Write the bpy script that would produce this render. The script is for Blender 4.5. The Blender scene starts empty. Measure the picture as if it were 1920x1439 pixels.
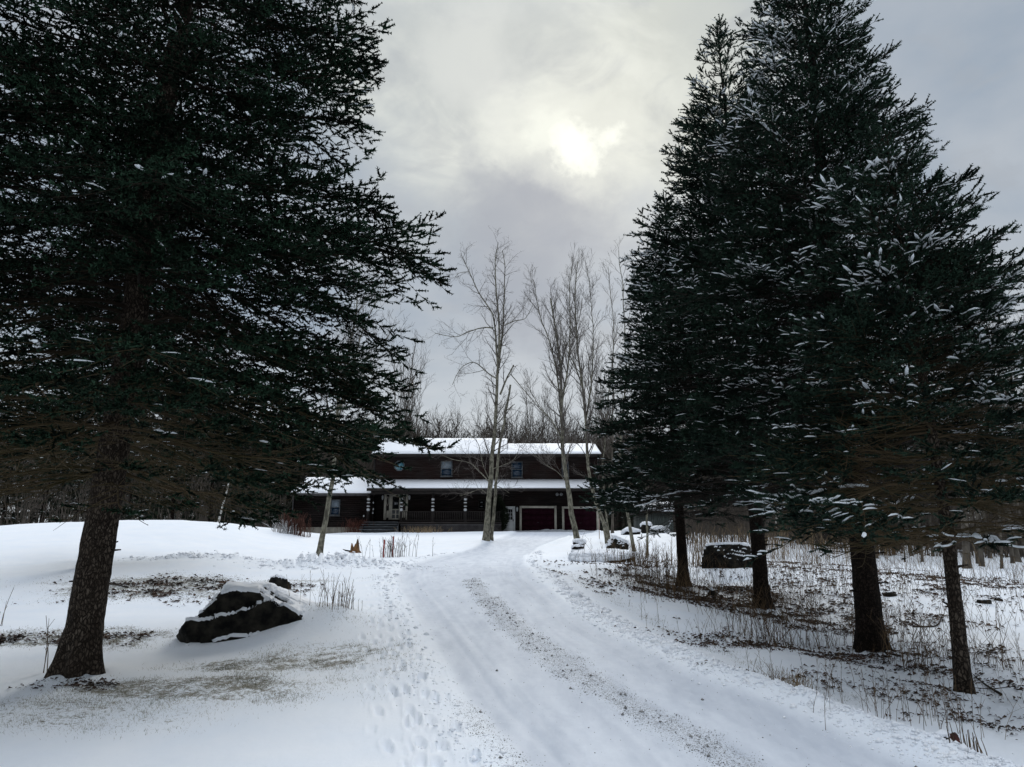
import bpy, math, random
import numpy as np
from math import radians, sin, cos, pi

S = bpy.context.scene
C = S.collection
random.seed(7)
RNG = np.random.default_rng(11)

# ------------------------------------------------------------------ camera
PITCH = math.atan((1050 - 719.5) / 1386.7)
FPX = 1386.7
CAMZ = 1.6
cam_d = bpy.data.cameras.new("camera")
cam_d.lens = 26.0
cam_d.sensor_width = 36.0
cam_d.clip_start = 0.05
cam_d.clip_end = 3000
cam = bpy.data.objects.new("camera", cam_d)
cam.location = (0, 0, CAMZ)
cam.rotation_euler = (pi / 2 + PITCH, 0, 0)
C.objects.link(cam)
S.camera = cam

# ------------------------------------------------------------------ view
S.view_settings.view_transform = 'Standard'
S.view_settings.look = 'None'
S.view_settings.exposure = 0.0
S.view_settings.gamma = 1.0
S.cycles.max_bounces = 5
S.cycles.diffuse_bounces = 3
S.cycles.glossy_bounces = 2
S.cycles.transmission_bounces = 2


def raydir(px, py):
    u = (px - 960) / FPX
    v = (719.5 - py) / FPX
    return (u, cos(PITCH) - v * sin(PITCH), sin(PITCH) + v * cos(PITCH))


def P(px, py, Y):
    d = raydir(px, py)
    t = Y / d[1]
    return np.array((d[0] * t, Y, CAMZ + d[2] * t))


# ------------------------------------------------------------------ world (overcast, glow behind the cloud)
GLOW = raydir(1085, 262)
_gl = math.sqrt(sum(c * c for c in GLOW))
GLOW = tuple(c / _gl for c in GLOW)
SUN_EL = math.asin(GLOW[2])
SUN_AZ = math.atan2(GLOW[0], GLOW[1])

W = bpy.data.worlds.new("World")
S.world = W
W.use_nodes = True
nt = W.node_tree
nt.nodes.clear()


def N(nt, t, **kw):
    n = nt.nodes.new(t)
    for k, v in kw.items():
        if k == 'inp':
            for kk, vv in v.items():
                n.inputs[kk].default_value = vv
        else:
            setattr(n, k, v)
    return n


def L(nt, a, b):
    nt.links.new(a, b)


def build_world():
    out = N(nt, 'ShaderNodeOutputWorld')
    bg = N(nt, 'ShaderNodeBackground')
    L(nt, bg.outputs[0], out.inputs[0])
    tc = N(nt, 'ShaderNodeTexCoord')
    sky = N(nt, 'ShaderNodeTexSky', sky_type='NISHITA', sun_disc=False,
            sun_elevation=SUN_EL, sun_rotation=SUN_AZ)
    skym = N(nt, 'ShaderNodeVectorMath', operation='SCALE', inp={3: 0.10})
    L(nt, sky.outputs[0], skym.inputs[0])
    nrm = N(nt, 'ShaderNodeVectorMath', operation='NORMALIZE')
    L(nt, tc.outputs['Generated'], nrm.inputs[0])
    sep = N(nt, 'ShaderNodeSeparateXYZ')
    L(nt, nrm.outputs[0], sep.inputs[0])
    # cloud layer plane coordinates: dir / (z + k)
    zk = N(nt, 'ShaderNodeMath', operation='ADD', inp={1: 0.22})
    zm = N(nt, 'ShaderNodeMath', operation='MAXIMUM', inp={1: 0.0})
    L(nt, sep.outputs[2], zm.inputs[0]); L(nt, zm.outputs[0], zk.inputs[0])
    dx = N(nt, 'ShaderNodeMath', operation='DIVIDE'); dy = N(nt, 'ShaderNodeMath', operation='DIVIDE')
    L(nt, sep.outputs[0], dx.inputs[0]); L(nt, zk.outputs[0], dx.inputs[1])
    L(nt, sep.outputs[1], dy.inputs[0]); L(nt, zk.outputs[0], dy.inputs[1])
    comb = N(nt, 'ShaderNodeCombineXYZ')
    L(nt, dx.outputs[0], comb.inputs[0]); L(nt, dy.outputs[0], comb.inputs[1])

    def noise(scale, detail, off, dist=0.0, rough=0.55):
        m = N(nt, 'ShaderNodeMapping'); m.inputs['Location'].default_value = off
        L(nt, comb.outputs[0], m.inputs[0])
        n = N(nt, 'ShaderNodeTexNoise', inp={'Scale': scale, 'Detail': detail, 'Distortion': dist, 'Roughness': rough})
        L(nt, m.outputs[0], n.inputs['Vector'])
        return n.outputs['Fac']

    def dirblob(px, py, lo, hi, e=1.0):
        d = raydir(px, py); l = math.sqrt(sum(c * c for c in d)); d = tuple(c / l for c in d)
        dt = N(nt, 'ShaderNodeVectorMath', operation='DOT_PRODUCT'); dt.inputs[1].default_value = d
        L(nt, warped, dt.inputs[0])
        r = N(nt, 'ShaderNodeMapRange', interpolation_type='SMOOTHSTEP', clamp=True)
        r.inputs[1].default_value = cos(radians(hi)); r.inputs[2].default_value = cos(radians(lo))
        L(nt, dt.outputs['Value'], r.inputs[0])
        return r.outputs[0]

    # warp the direction with noise so the blobs have torn cloud edges
    nw = N(nt, 'ShaderNodeTexNoise', inp={'Scale': 5.5, 'Detail': 7.0, 'Roughness': 0.58})
    L(nt, nrm.outputs[0], nw.inputs['Vector'])
    sb = N(nt, 'ShaderNodeVectorMath', operation='SUBTRACT'); sb.inputs[1].default_value = (0.5, 0.5, 0.5)
    L(nt, nw.outputs['Color'], sb.inputs[0])
    sc = N(nt, 'ShaderNodeVectorMath', operation='SCALE', inp={3: 0.26})
    L(nt, sb.outputs[0], sc.inputs[0])
    ad = N(nt, 'ShaderNodeVectorMath', operation='ADD')
    L(nt, nrm.outputs[0], ad.inputs[0]); L(nt, sc.outputs[0], ad.inputs[1])
    nn = N(nt, 'ShaderNodeVectorMath', operation='NORMALIZE'); L(nt, ad.outputs[0], nn.inputs[0])
    warped = nn.outputs[0]

    def mix(fac, a, b):
        m = N(nt, 'ShaderNodeMix', data_type='RGBA')
        if isinstance(fac, float): m.inputs[0].default_value = fac
        else: L(nt, fac, m.inputs[0])
        if isinstance(a, tuple): m.inputs[6].default_value = (*a, 1)
        else: L(nt, a, m.inputs[6])
        if isinstance(b, tuple): m.inputs[7].default_value = (*b, 1)
        else: L(nt, b, m.inputs[7])
        return m.outputs[2]

    def mul(a, k):
        m = N(nt, 'ShaderNodeMath', operation='MULTIPLY')
        L(nt, a, m.inputs[0])
        if isinstance(k, float): m.inputs[1].default_value = k
        else: L(nt, k, m.inputs[1])
        return m.outputs[0]

    def ramp(a, lo, hi):
        r = N(nt, 'ShaderNodeMapRange', interpolation_type='SMOOTHSTEP', clamp=True)
        r.inputs[1].default_value = lo; r.inputs[2].default_value = hi
        L(nt, a, r.inputs[0]); return r.outputs[0]

    n1 = ramp(noise(1.1, 5.0, (3.1, 1.7, 0), 0.3), 0.32, 0.68)
    n2 = ramp(noise(2.6, 6.0, (0.4, 5.2, 0), 0.2), 0.35, 0.7)
    col = mix(n1, (0.30, 0.37, 0.455), (0.48, 0.525, 0.575))
    col = mix(mul(n2, 0.5), col, (0.54, 0.565, 0.59))
    # broad bright region round the hidden sun, reaching up
    b1 = dirblob(1010, 110, 1, 19)
    col = mix(mul(b1, 0.85), col, (0.60, 0.63, 0.60))
    b1b = dirblob(1270, 190, 1, 10)
    col = mix(mul(b1b, 0.6), col, (0.68, 0.70, 0.62))
    n3 = ramp(noise(5.0, 5.0, (7.4, 2.2, 0), 0.4), 0.42, 0.66)
    col = mix(mul(mul(n3, b1), 0.75), col, (0.84, 0.865, 0.79))
    n4 = ramp(noise(7.0, 6.0, (1.4, 8.2, 0), 0.6), 0.5, 0.70)
    col = mix(mul(n4, 0.45), col, (0.40, 0.43, 0.465))
    # darker blue-grey cloud under the glow
    d1 = dirblob(985, 440, 2.5, 8.5)
    col = mix(mul(d1, 0.75), col, (0.30, 0.335, 0.40))
    # hidden sun
    b2 = dirblob(1078, 240, 0.0, 6.0)
    col = mix(mul(b2, 0.5), col, (0.90, 0.92, 0.83))
    b3 = dirblob(1100, 268, 0.0, 2.2)
    col = mix(mul(b3, .9), col, (1.10, 1.12, 1.0))
    b4 = dirblob(1055, 222, 0.0, 2.4)
    col = mix(mul(b4, .5), col, (1.0, 1.03, .92))
    b5 = dirblob(900, 120, 0.0, 5.0)
    col = mix(mul(b5, .5), col, (.78, .80, .76))
    # paler band near the horizon
    hz = ramp(sep.outputs[2], 0.30, 0.10)
    col = mix(mul(hz, 0.75), col, (0.60, 0.65, 0.69))
    # overcast zenith is brighter than the horizon
    zt = ramp(sep.outputs[2], 0.62, 0.95)
    col = mix(mul(zt, 0.9), col, (1.6, 1.71, 1.88))
    col = mix(0.93, skym.outputs[0], col)
    L(nt, col, bg.inputs[0])
    bg.inputs[1].default_value = 1.0


build_world()

sun_d = bpy.data.lights.new("sun", 'SUN')
sun_d.energy = 1.2
sun_d.angle = radians(14)
sun_d.color = (1.0, 0.97, 0.90)
sun = bpy.data.objects.new("sun", sun_d)
C.objects.link(sun)
from mathutils import Vector
sun.rotation_euler = Vector(GLOW).to_track_quat('Z', 'Y').to_euler()

# ------------------------------------------------------------------ helpers


def norm(a):
    return a / (np.linalg.norm(a, axis=-1, keepdims=True) + 1e-9)


def mesh_np(name, verts, faces, loop_totals=None, smooth=False):
    """faces: (n,k) int array, or list of arrays with different k"""
    me = bpy.data.meshes.new(name)
    verts = np.asarray(verts, dtype=np.float32).reshape(-1, 3)
    if not isinstance(faces, list):
        faces = [faces]
    faces = [np.asarray(f, dtype=np.int32) for f in faces if len(f)]
    me.vertices.add(len(verts))
    me.vertices.foreach_set('co', verts.ravel())
    nl = sum(f.size for f in faces); npoly = sum(len(f) for f in faces)
    me.loops.add(nl)
    me.loops.foreach_set('vertex_index', np.concatenate([f.ravel() for f in faces]))
    me.polygons.add(npoly)
    tot = np.concatenate([np.full(len(f), f.shape[1], np.int32) for f in faces])
    st = np.concatenate([[0], np.cumsum(tot)[:-1]]).astype(np.int32)
    me.polygons.foreach_set('loop_start', st)
    me.polygons.foreach_set('loop_total', tot)
    if smooth:
        me.polygons.foreach_set('use_smooth', np.ones(npoly, bool))
    me.update(calc_edges=True)
    return me


class MB:
    """collects shapes, links them as ONE mesh object"""
    def __init__(self):
        self.v = []; self.f = {}; self.n = 0

    def add(self, v, f):
        v = np.asarray(v, float).reshape(-1, 3); f = np.asarray(f, int)
        self.v.append(v); self.f.setdefault(f.shape[1], []).append(f + self.n); self.n += len(v)
        return self

    def box(self, x0, x1, y0, y1, z0, z1):
        v = [(x, y, z) for z in (z0, z1) for y in (y0, y1) for x in (x0, x1)]
        f = [(0, 2, 3, 1), (4, 5, 7, 6), (0, 1, 5, 4), (2, 6, 7, 3), (0, 4, 6, 2), (1, 3, 7, 5)]
        return self.add(v, f)

    def prism(self, pts, ax, a0, a1):
        """polygon pts (2-D) extruded along axis ax (0,1,2) from a0 to a1"""
        k = len(pts); v = []
        for a in (a0, a1):
            for p in pts:
                q = list(p); q.insert(ax, a); v.append(q)
        self.add(v, [(i, (i + 1) % k, k + (i + 1) % k, k + i) for i in range(k)])
        b = self.n - 2 * k
        self.f.setdefault(k, []).append(np.array([list(range(b, b + k))[::-1], list(range(b + k, b + 2 * k))]))
        return self

    def tubes(self, pts, rad, n=6, cap=True):
        """pts (M,K,3), rad (M,K)"""
        v, f = tube_arrays(np.asarray(pts, float), np.asarray(rad, float), n)
        self.add(v, f)
        return self

    def bar(self, a, b, r, n=4):
        return self.tubes([[a, b]], [[r, r]], n)

    def build(self, name, mat, parent=None, smooth=False):
        me = mesh_np(name, np.concatenate(self.v), [np.concatenate(x) for x in self.f.values()], smooth=smooth)
        me.materials.append(mat)
        o = bpy.data.objects.new(name, me)
        C.objects.link(o)
        if parent: o.parent = parent
        return o


def tube_arrays(pts, rad, n):
    M, K, _ = pts.shape
    tan = np.empty_like(pts)
    tan[:, 1:-1] = pts[:, 2:] - pts[:, :-2]
    tan[:, 0] = pts[:, 1] - pts[:, 0]; tan[:, -1] = pts[:, -1] - pts[:, -2]
    tan = norm(tan)
    ov = norm(pts[:, -1] - pts[:, 0])
    ref = np.where(np.abs(ov[:, 2:3]) > 0.8, np.array([[1.0, 0.03, 0]]), np.array([[0.02, 0.01, 1.0]]))
    n1 = norm(np.cross(tan, ref[:, None, :])); n2 = np.cross(tan, n1)
    a = np.arange(n) * 2 * pi / n
    ring = n1[:, :, None, :] * np.cos(a)[None, None, :, None] + n2[:, :, None, :] * np.sin(a)[None, None, :, None]
    v = pts[:, :, None, :] + ring * rad[:, :, None, None]
    base = (np.arange(M) * K * n)[:, None, None]
    k = (np.arange(K - 1) * n)[None, :, None]; j = np.arange(n)[None, None, :]; j2 = (j + 1) % n
    f = np.stack([base + k + j, base + k + j2, base + k + n + j2, base + k + n + j], -1).reshape(-1, 4)
    return v.reshape(-1, 3), f


def empty(name, loc, rz=0):
    o = bpy.data.objects.new(name, None)
    o.location = tuple(float(c) for c in loc); o.rotation_euler = (0, 0, rz)
    o.empty_display_size = 0.3
    C.objects.link(o)
    return o


def tag(o, label=None, cat=None, group=None, kind=None):
    if label: o['label'] = label
    if cat: o['category'] = cat
    if group: o['group'] = group
    if kind: o['kind'] = kind
    return o


def copy_tree(o, parent=None):
    c = o.copy(); C.objects.link(c); c.parent = parent
    for ch in list(o.children):
        copy_tree(ch, c)
    return c


# ---- numpy value noise
_PERM = RNG.permutation(4096)
_VAL = RNG.random(4096)


def vnoise(x, y, seed=0):
    xi = np.floor(x).astype(int); yi = np.floor(y).astype(int)
    xf = x - xi; yf = y - yi
    u = xf * xf * (3 - 2 * xf); v = yf * yf * (3 - 2 * yf)

    def h(a, b):
        return _VAL[_PERM[(_PERM[(a + seed * 57) & 4095] + b) & 4095]]
    return ((h(xi, yi) * (1 - u) + h(xi + 1, yi) * u) * (1 - v) + (h(xi, yi + 1) * (1 - u) + h(xi + 1, yi + 1) * u) * v) * 2 - 1


def fbm(x, y, oct=4, seed=0, gain=0.5):
    s = 0; a = 1; t = 0
    for i in range(oct):
        s = s + a * vnoise(x * 2 ** i + 17.3 * i, y * 2 ** i - 9.1 * i, seed + i); t += a; a *= gain
    return s / t


def sstep(x, a, b):
    t = np.clip((x - a) / (b - a), 0, 1)
    return t * t * (3 - 2 * t)


def seg_dist(x, y, poly, closed=False):
    """distance to polyline and parameter index"""
    p = np.asarray(poly, float)
    if closed: p = np.vstack([p, p[:1]])
    best = np.full(x.shape, 1e9)
    for i in range(len(p) - 1):
        ax, ay = p[i]; bx, by = p[i + 1]
        dx, dy = bx - ax, by - ay
        t = np.clip(((x - ax) * dx + (y - ay) * dy) / (dx * dx + dy * dy + 1e-9), 0, 1)
        best = np.minimum(best, np.hypot(x - ax - t * dx, y - ay - t * dy))
    return best


def inside(x, y, poly):
    p = np.asarray(poly, float); r = np.zeros(x.shape, bool); j = len(p) - 1
    for i in range(len(p)):
        xi, yi = p[i]; xj, yj = p[j]
        r ^= ((yi > y) != (yj > y)) & (x < (xj - xi) * (y - yi) / (yj - yi + 1e-12) + xi)
        j = i
    return r


def sdist(x, y, poly):
    d = seg_dist(x, y, poly, True)
    return np.where(inside(x, y, poly), -d, d)


# ------------------------------------------------------------------ terrain shape
CP = [  # px, py, distance -> ground point
    (900, 1439, 6.4), (1500, 1439, 6.35), (300, 1439, 6.4), (0, 1439, 6.4), (1900, 1439, 6.3),
    (900, 1200, 10.7), (1180, 1200, 10.7), (880, 1100, 16), (1000, 1100, 16), (860, 1062, 22), (900, 1040, 30),
    (960, 1008, 43), (1000, 1000, 50), (1060, 996, 57), (830, 998, 56), (700, 999, 56), (620, 1003, 52),
    (912, 1016, 40), (560, 1005, 52), (1110, 997, 56),
    (145, 1272, 9.1), (0, 1310, 8.2), (450, 1217, 11), (600, 1190, 11.8), (700, 1160, 12.6), (700, 1300, 8.2), (400, 1320, 7.9),
    (300, 1110, 17), (100, 1130, 15.5), (500, 1085, 19), (90, 1060, 22), (350, 1052, 22), (600, 1050, 27), (660, 1037, 34),
    (735, 1043, 30), (700, 1100, 17),
    (300, 976, 34), (150, 978, 34), (0, 987, 33), (420, 983, 36), (500, 994, 42), (-200, 1000, 32),
    (1636, 1230, 12), (1810, 1312, 8.7), (1430, 1145, 16.5), (1280, 1108, 20), (1390, 1070, 23), (1600, 1066, 26),
    (1300, 1215, 10.0), (1450, 1312, 7.8), (1150, 1152, 13), (1040, 1085, 18), (990, 1052, 25), (1350, 1190, 11.6), (1250, 1140, 15),
    (1140, 1075, 20), (1140, 1048, 29), (1083, 1038, 33), (1100, 1006, 46), (1215, 1003, 46), (1215, 1040, 31), (1185, 1036, 33),
    (1540, 1024, 38), (1700, 1048, 34), (1850, 1062, 31), (1920, 1100, 22), (1900, 1200, 13), (1920, 1330, 8.3),
    (2200, 1100, 22), (1750, 1100, 20), (1450, 1040, 34), (1900, 1040, 45), (1600, 1020, 55),
]
pts = [P(*c) for c in CP]
EXTRA = [(0, 0, 0.0), (-6, 0, -0.05), (6, 0, -0.1), (0, -12, -0.8), (-30, -10, -0.3), (30, -10, -1.0), (-40, 15, 1.6), (40, 12, -0.2),
         (-14, 47, 3.0), (-25, 50, 2.9), (-11, 70, 3.9), (8, 70, 3.9), (-40, 60, 3.0), (30, 70, 2.6), (50, 60, 2.2), (0, 95, 4.4), (-50, 95, 3.8),
         (50, 100, 3.4), (-90, 50, 3.0), (90, 50, 2.2), (0, 150, 5.5), (-90, 130, 5), (90, 130, 4.5), (0, -90, -3), (-90, -60, -2), (90, -60, -3)]
TP = np.array([tuple(p) for p in pts] + EXTRA)


def tps_fit(XY, z, lam=0.6):
    d = np.hypot(XY[:, None, 0] - XY[None, :, 0], XY[:, None, 1] - XY[None, :, 1])
    K = np.where(d > 0, d * d * np.log(d + 1e-9), 0) + lam * np.eye(len(z))
    Pm = np.c_[np.ones(len(z)), XY]
    A = np.block([[K, Pm], [Pm.T, np.zeros((3, 3))]])
    return np.linalg.solve(A, np.r_[z, 0, 0, 0])


TW = tps_fit(TP[:, :2], TP[:, 2])


def base_z(x, y):
    x = np.asarray(x, float); y = np.asarray(y, float)
    shp = x.shape; x = x.ravel(); y = y.ravel()
    r = np.hypot(x, y - 20)
    k = np.minimum(1, 140 / np.maximum(r, 1)); xc = x * k; yc = 20 + (y - 20) * k
    out = np.empty(len(x))
    for i in range(0, len(x), 60000):
        a = xc[i:i + 60000]; b = yc[i:i + 60000]
        d2 = (a[:, None] - TP[None, :, 0]) ** 2 + (b[:, None] - TP[None, :, 1]) ** 2
        out[i:i + 60000] = 0.5 * (d2 * np.log(d2 + 1e-9)) @ TW[:-3] + TW[-3] + TW[-2] * a + TW[-1] * b
    return out.reshape(shp)


def hit(px, py):
    """where the ray through a photo pixel meets the ground"""
    d = raydir(px, py)
    Y = np.geomspace(3, 120, 500)
    X = d[0] / d[1] * Y; Z = CAMZ + d[2] / d[1] * Y
    g = base_z(X, Y)
    i = np.argmax(Z <= g)
    if not (Z <= g).any(): i = 400
    return (float(X[i]), float(Y[i]))


def hits(lst):
    return [hit(*p) for p in lst]


DR_L = [(1010, 1520), (950, 1416), (869, 1322), (841, 1275), (800, 1200), (772, 1150), (748, 1110), (738, 1085), (752, 1063), (800, 1049), (850, 1037), (900, 1022), (940, 1008), (962, 1000)]
DR_R = [(1900, 1500), (1735, 1434), (1600, 1379), (1450, 1312), (1294, 1256), (1200, 1209), (1106, 1162), (1045, 1115), (1003, 1080), (985, 1058), (985, 1042), (1010, 1026), (1060, 1009), (1120, 1000)]
wl = hits(DR_L); wr = hits(DR_R)
# to the garage, and on behind the camera
gar = [(wr[-1][0] + 0.5, 57.2), (0.2, 57.2)]
wl0 = [(wl[0][0] + 3.2, -6.0), (wl[0][0] + 1.2, 1.0)]
wr0 = [(wr[0][0] + 4.5, -6.0), (wr[0][0] + 1.5, 1.5)]
DRIVE = wl0 + wl + gar[::-1] + wr[::-1] + wr0[::-1]
GRAV = hits([(1360, 1450), (1294, 1416), (1231, 1375), (1137, 1322), (1044, 1265), (975, 1212), (919, 1162), (875, 1106), (868, 1085), (895, 1080), (919, 1103), (1012, 1178),
             (1106, 1237), (1200, 1297), (1294, 1344), (1500, 1450)])
GRAV_L = hits([(870, 1322), (930, 1400), (975, 1450)])
DITCH = hits([(1800, 1330), (1600, 1300), (1450, 1250), (1330, 1200), (1210, 1145), (1110, 1095), (1040, 1060)])
BANK = [((a[0] * 0.0 + a[0]), a[1]) for a in wr]
FOOT_LINE = hits([(860, 1439), (800, 1340), (760, 1250), (745, 1180), (735, 1120), (730, 1090)])

# footprints beside the drive
FP = []
rr = random.Random(3)
def trail(off, step, jit, d0):
    s_ = 0.0; side = 1
    seg = [math.dist(FOOT_LINE[i], FOOT_LINE[i + 1]) for i in range(len(FOOT_LINE) - 1)]
    tot = sum(seg)
    while s_ < tot:
        k = 0; q = s_
        while k < len(seg) - 1 and q > seg[k]: q -= seg[k]; k += 1
        f = min(q / seg[k], 1)
        a, b = FOOT_LINE[k], FOOT_LINE[k + 1]
        th = math.atan2(b[1] - a[1], b[0] - a[0]) - pi / 2
        x = a[0] * (1 - f) + b[0] * f + off + side * .11 * cos(th) + rr.gauss(0, jit); y = a[1] * (1 - f) + b[1] * f + side * .11 * sin(th) + rr.gauss(0, jit)
        FP.append((x, y, .052, .135, th + rr.gauss(side * -.15, .15), d0 * rr.uniform(.7, 1.2)))
        side = -side; s_ += step * rr.uniform(.85, 1.15)


trail(0.02, .42, .03, .05)
trail(-.38, .45, .05, .035)
trail(-.16, .38, .08, .035)
for i in range(60):
    k = rr.random() ** 1.2 * (len(FOOT_LINE) - 1.001); f = k - int(k); k = int(k)
    FP.append((FOOT_LINE[k][0] * (1 - f) + FOOT_LINE[k + 1][0] * f + rr.gauss(-.15, .3), FOOT_LINE[k][1] * (1 - f) + FOOT_LINE[k + 1][1] * f, rr.uniform(.025, .05), rr.uniform(.03, .07), rr.uniform(0, 3), rr.uniform(.012, .03)))

# snow thrown up by the plough: lumps
DRIFTS = [(hit(592, 1180), 0.75, 1.0, .34), (hit(1370, 1072), 1.5, .9, .18)]
TRUNKS = [hit(*q) for q in ((145, 1268), (1810, 1310), (1636, 1228), (1430, 1143), (1282, 1108), (911, 1016), (1085, 1036), (598, 1046))]
PILES = [(hit(650, 1062), 1.9, 0.9, 0.30), (hit(585, 1058), 1.2, 0.7, 0.28), (hit(400, 1047), 2.0, 0.5, 0.20), (hit(335, 1049), 0.9, 0.45, 0.16), (hit(1150, 1050), 1.2, 0.5, 0.35)]


def full_z(x, y):
    z = base_z(x, y)
    r = np.hypot(x, y)
    sd = np.full(x.shape, 50.0)
    m = (r < 75) & (y > -8)
    sd[m] = sdist(x[m], y[m], DRIVE)
    near = np.exp(-np.maximum(r - 10, 0) / 30)
    z = z + 0.10 * fbm(x / 3.2, y / 3.2, 3, 5) * sstep(sd, 0.3, 2.0) * (1 + 0.6 * (x > 3)) * np.clip(r / 8, .3, 1)
    rough = np.where(x > 1.5, 1.0, 0.35)
    z = z + 0.030 * fbm(x / 0.45, y / 0.45, 4, 9, 0.6) * sstep(sd, 0.05, 0.5) * rough
    # drive pressed down; ridge of pushed snow on its rims
    z = z - 0.05 * sstep(-sd, 0.0, 0.25)
    bank = np.exp(-((sd - 0.28) / 0.22) ** 2)
    right = sstep(x, 1.0, 3.0)
    z = z + bank * (0.035 + 0.105 * right) * (0.75 + 0.6 * fbm(x / 0.3, y / 0.3, 4, 21, 0.65))
    # ditch to the right of the drive
    dd = np.full(x.shape, 50.0); dd[m] = seg_dist(x[m], y[m], DITCH)
    z = z - 0.12 * np.exp(-(dd / 0.55) ** 2)
    # tyre wear on the drive
    z = z + (0.004 * fbm(x / 0.16, y / 0.5, 3, 31) + .006 * fbm(sd / .13, y / 3.5, 3, 33) - .014 * np.exp(-((sd + .42) / .05) ** 2) - .012 * np.exp(-((sd + .62) / .04) ** 2)) * (sd < 0)
    gi = np.zeros(x.shape); gi[m] = sstep(-sdist(x[m], y[m], GRAV), -0.1, 0.25)
    z = z + gi * (0.015 + 0.012 * fbm(x / 0.09, y / 0.09, 2, 40))
    for (fx, fy, a, b, th, dep) in FP:
        sel = (np.abs(x - fx) < 0.35) & (np.abs(y - fy) < 0.35)
        if sel.any():
            c, s_ = cos(th), sin(th)
            u = (x[sel] - fx) * c + (y[sel] - fy) * s_; v = -(x[sel] - fx) * s_ + (y[sel] - fy) * c
            q = np.sqrt((u / a) ** 2 + (v / b) ** 2)
            z[sel] += -dep * (1 - sstep(q, 0.55, 1.05)) + 0.35 * dep * np.exp(-((q - 1.25) / 0.25) ** 2)
    for (fx, fy) in TRUNKS:
        q = np.hypot(x - fx, y - fy); sel = q < 1.6
        if sel.any():
            z[sel] += np.exp(-(q[sel] / .55) ** 2) * (.09 + .05 * fbm(x[sel] / .18, y[sel] / .18, 3, 71))
    for ((fx, fy), a, b, h) in DRIFTS:
        z = z + h * np.exp(-(((x - fx) / a) ** 2 + ((y - fy) / b) ** 2))
    for ((fx, fy), a, b, h) in PILES:
        q = ((x - fx) / a) ** 2 + ((y - fy) / b) ** 2
        sel = q < 3
        if sel.any():
            z[sel] += h * np.exp(-q[sel] * 1.6) * (0.45 + 0.9 * np.abs(fbm(x[sel] / 0.28, y[sel] / 0.28, 4, 61, 0.7)) * 1.6)
    return z


def gz(x, y):
    return float(full_z(np.array([float(x)]), np.array([float(y)]))[0])


def gzs(x, y):
    return full_z(np.asarray(x, float), np.asarray(y, float))


# ------------------------------------------------------------------ materials
def mat(name):
    m = bpy.data.materials.new(name); m.use_nodes = True
    t = m.node_tree; b = t.nodes['Principled BSDF']
    return m, t, b


def nmix(t, fac, a, b):
    m = N(t, 'ShaderNodeMix', data_type='RGBA')
    if isinstance(fac, (int, float)): m.inputs[0].default_value = fac
    else: L(t, fac, m.inputs[0])
    for i, q in ((6, a), (7, b)):
        if isinstance(q, tuple): m.inputs[i].default_value = (*q, 1)
        else: L(t, q, m.inputs[i])
    return m.outputs[2]


def nnoise(t, scale, detail=3, coord='Object', mapping=None, rough=0.55, dist=0.0):
    tc = N(t, 'ShaderNodeTexCoord')
    v = tc.outputs[coord]
    if mapping:
        mp = N(t, 'ShaderNodeMapping'); mp.inputs['Scale'].default_value = mapping
        L(t, v, mp.inputs[0]); v = mp.outputs[0]
    n = N(t, 'ShaderNodeTexNoise', inp={'Scale': scale, 'Detail': detail, 'Roughness': rough, 'Distortion': dist})
    L(t, v, n.inputs['Vector'])
    return n.outputs['Fac']


def nramp(t, a, lo, hi):
    r = N(t, 'ShaderNodeMapRange', clamp=True)
    r.inputs[1].default_value = lo; r.inputs[2].default_value = hi
    L(t, a, r.inputs[0]); return r.outputs[0]


def nmath(t, op, a, b):
    m = N(t, 'ShaderNodeMath', operation=op)
    for i, q in ((0, a), (1, b)):
        if isinstance(q, (int, float)): m.inputs[i].default_value = q
        else: L(t, q, m.inputs[i])
    return m.outputs[0]


def nbump(t, b, h, strength=0.5, dist=0.02):
    n = N(t, 'ShaderNodeBump', inp={'Strength': strength, 'Distance': dist})
    L(t, h, n.inputs['Height']); L(t, n.outputs[0], b.inputs['Normal'])


def two_tone(name, c1, c2, scale=3, rough=0.8, detail=3, mapping=None, bump=0.0, bscale=None, lo=.35, hi=.65, spec=0.3):
    m, t, b = mat(name)
    n = nnoise(t, scale, detail, mapping=mapping)
    L(t, nmix(t, nramp(t, n, lo, hi), c1, c2), b.inputs['Base Color'])
    b.inputs['Roughness'].default_value = rough
    b.inputs['Specular IOR Level'].default_value = spec
    if bump:
        nbump(t, b, nnoise(t, bscale or scale * 2, 4, mapping=mapping), bump, 0.03)
    return m


SNOWC = (0.86, 0.90, 0.95)


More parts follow.
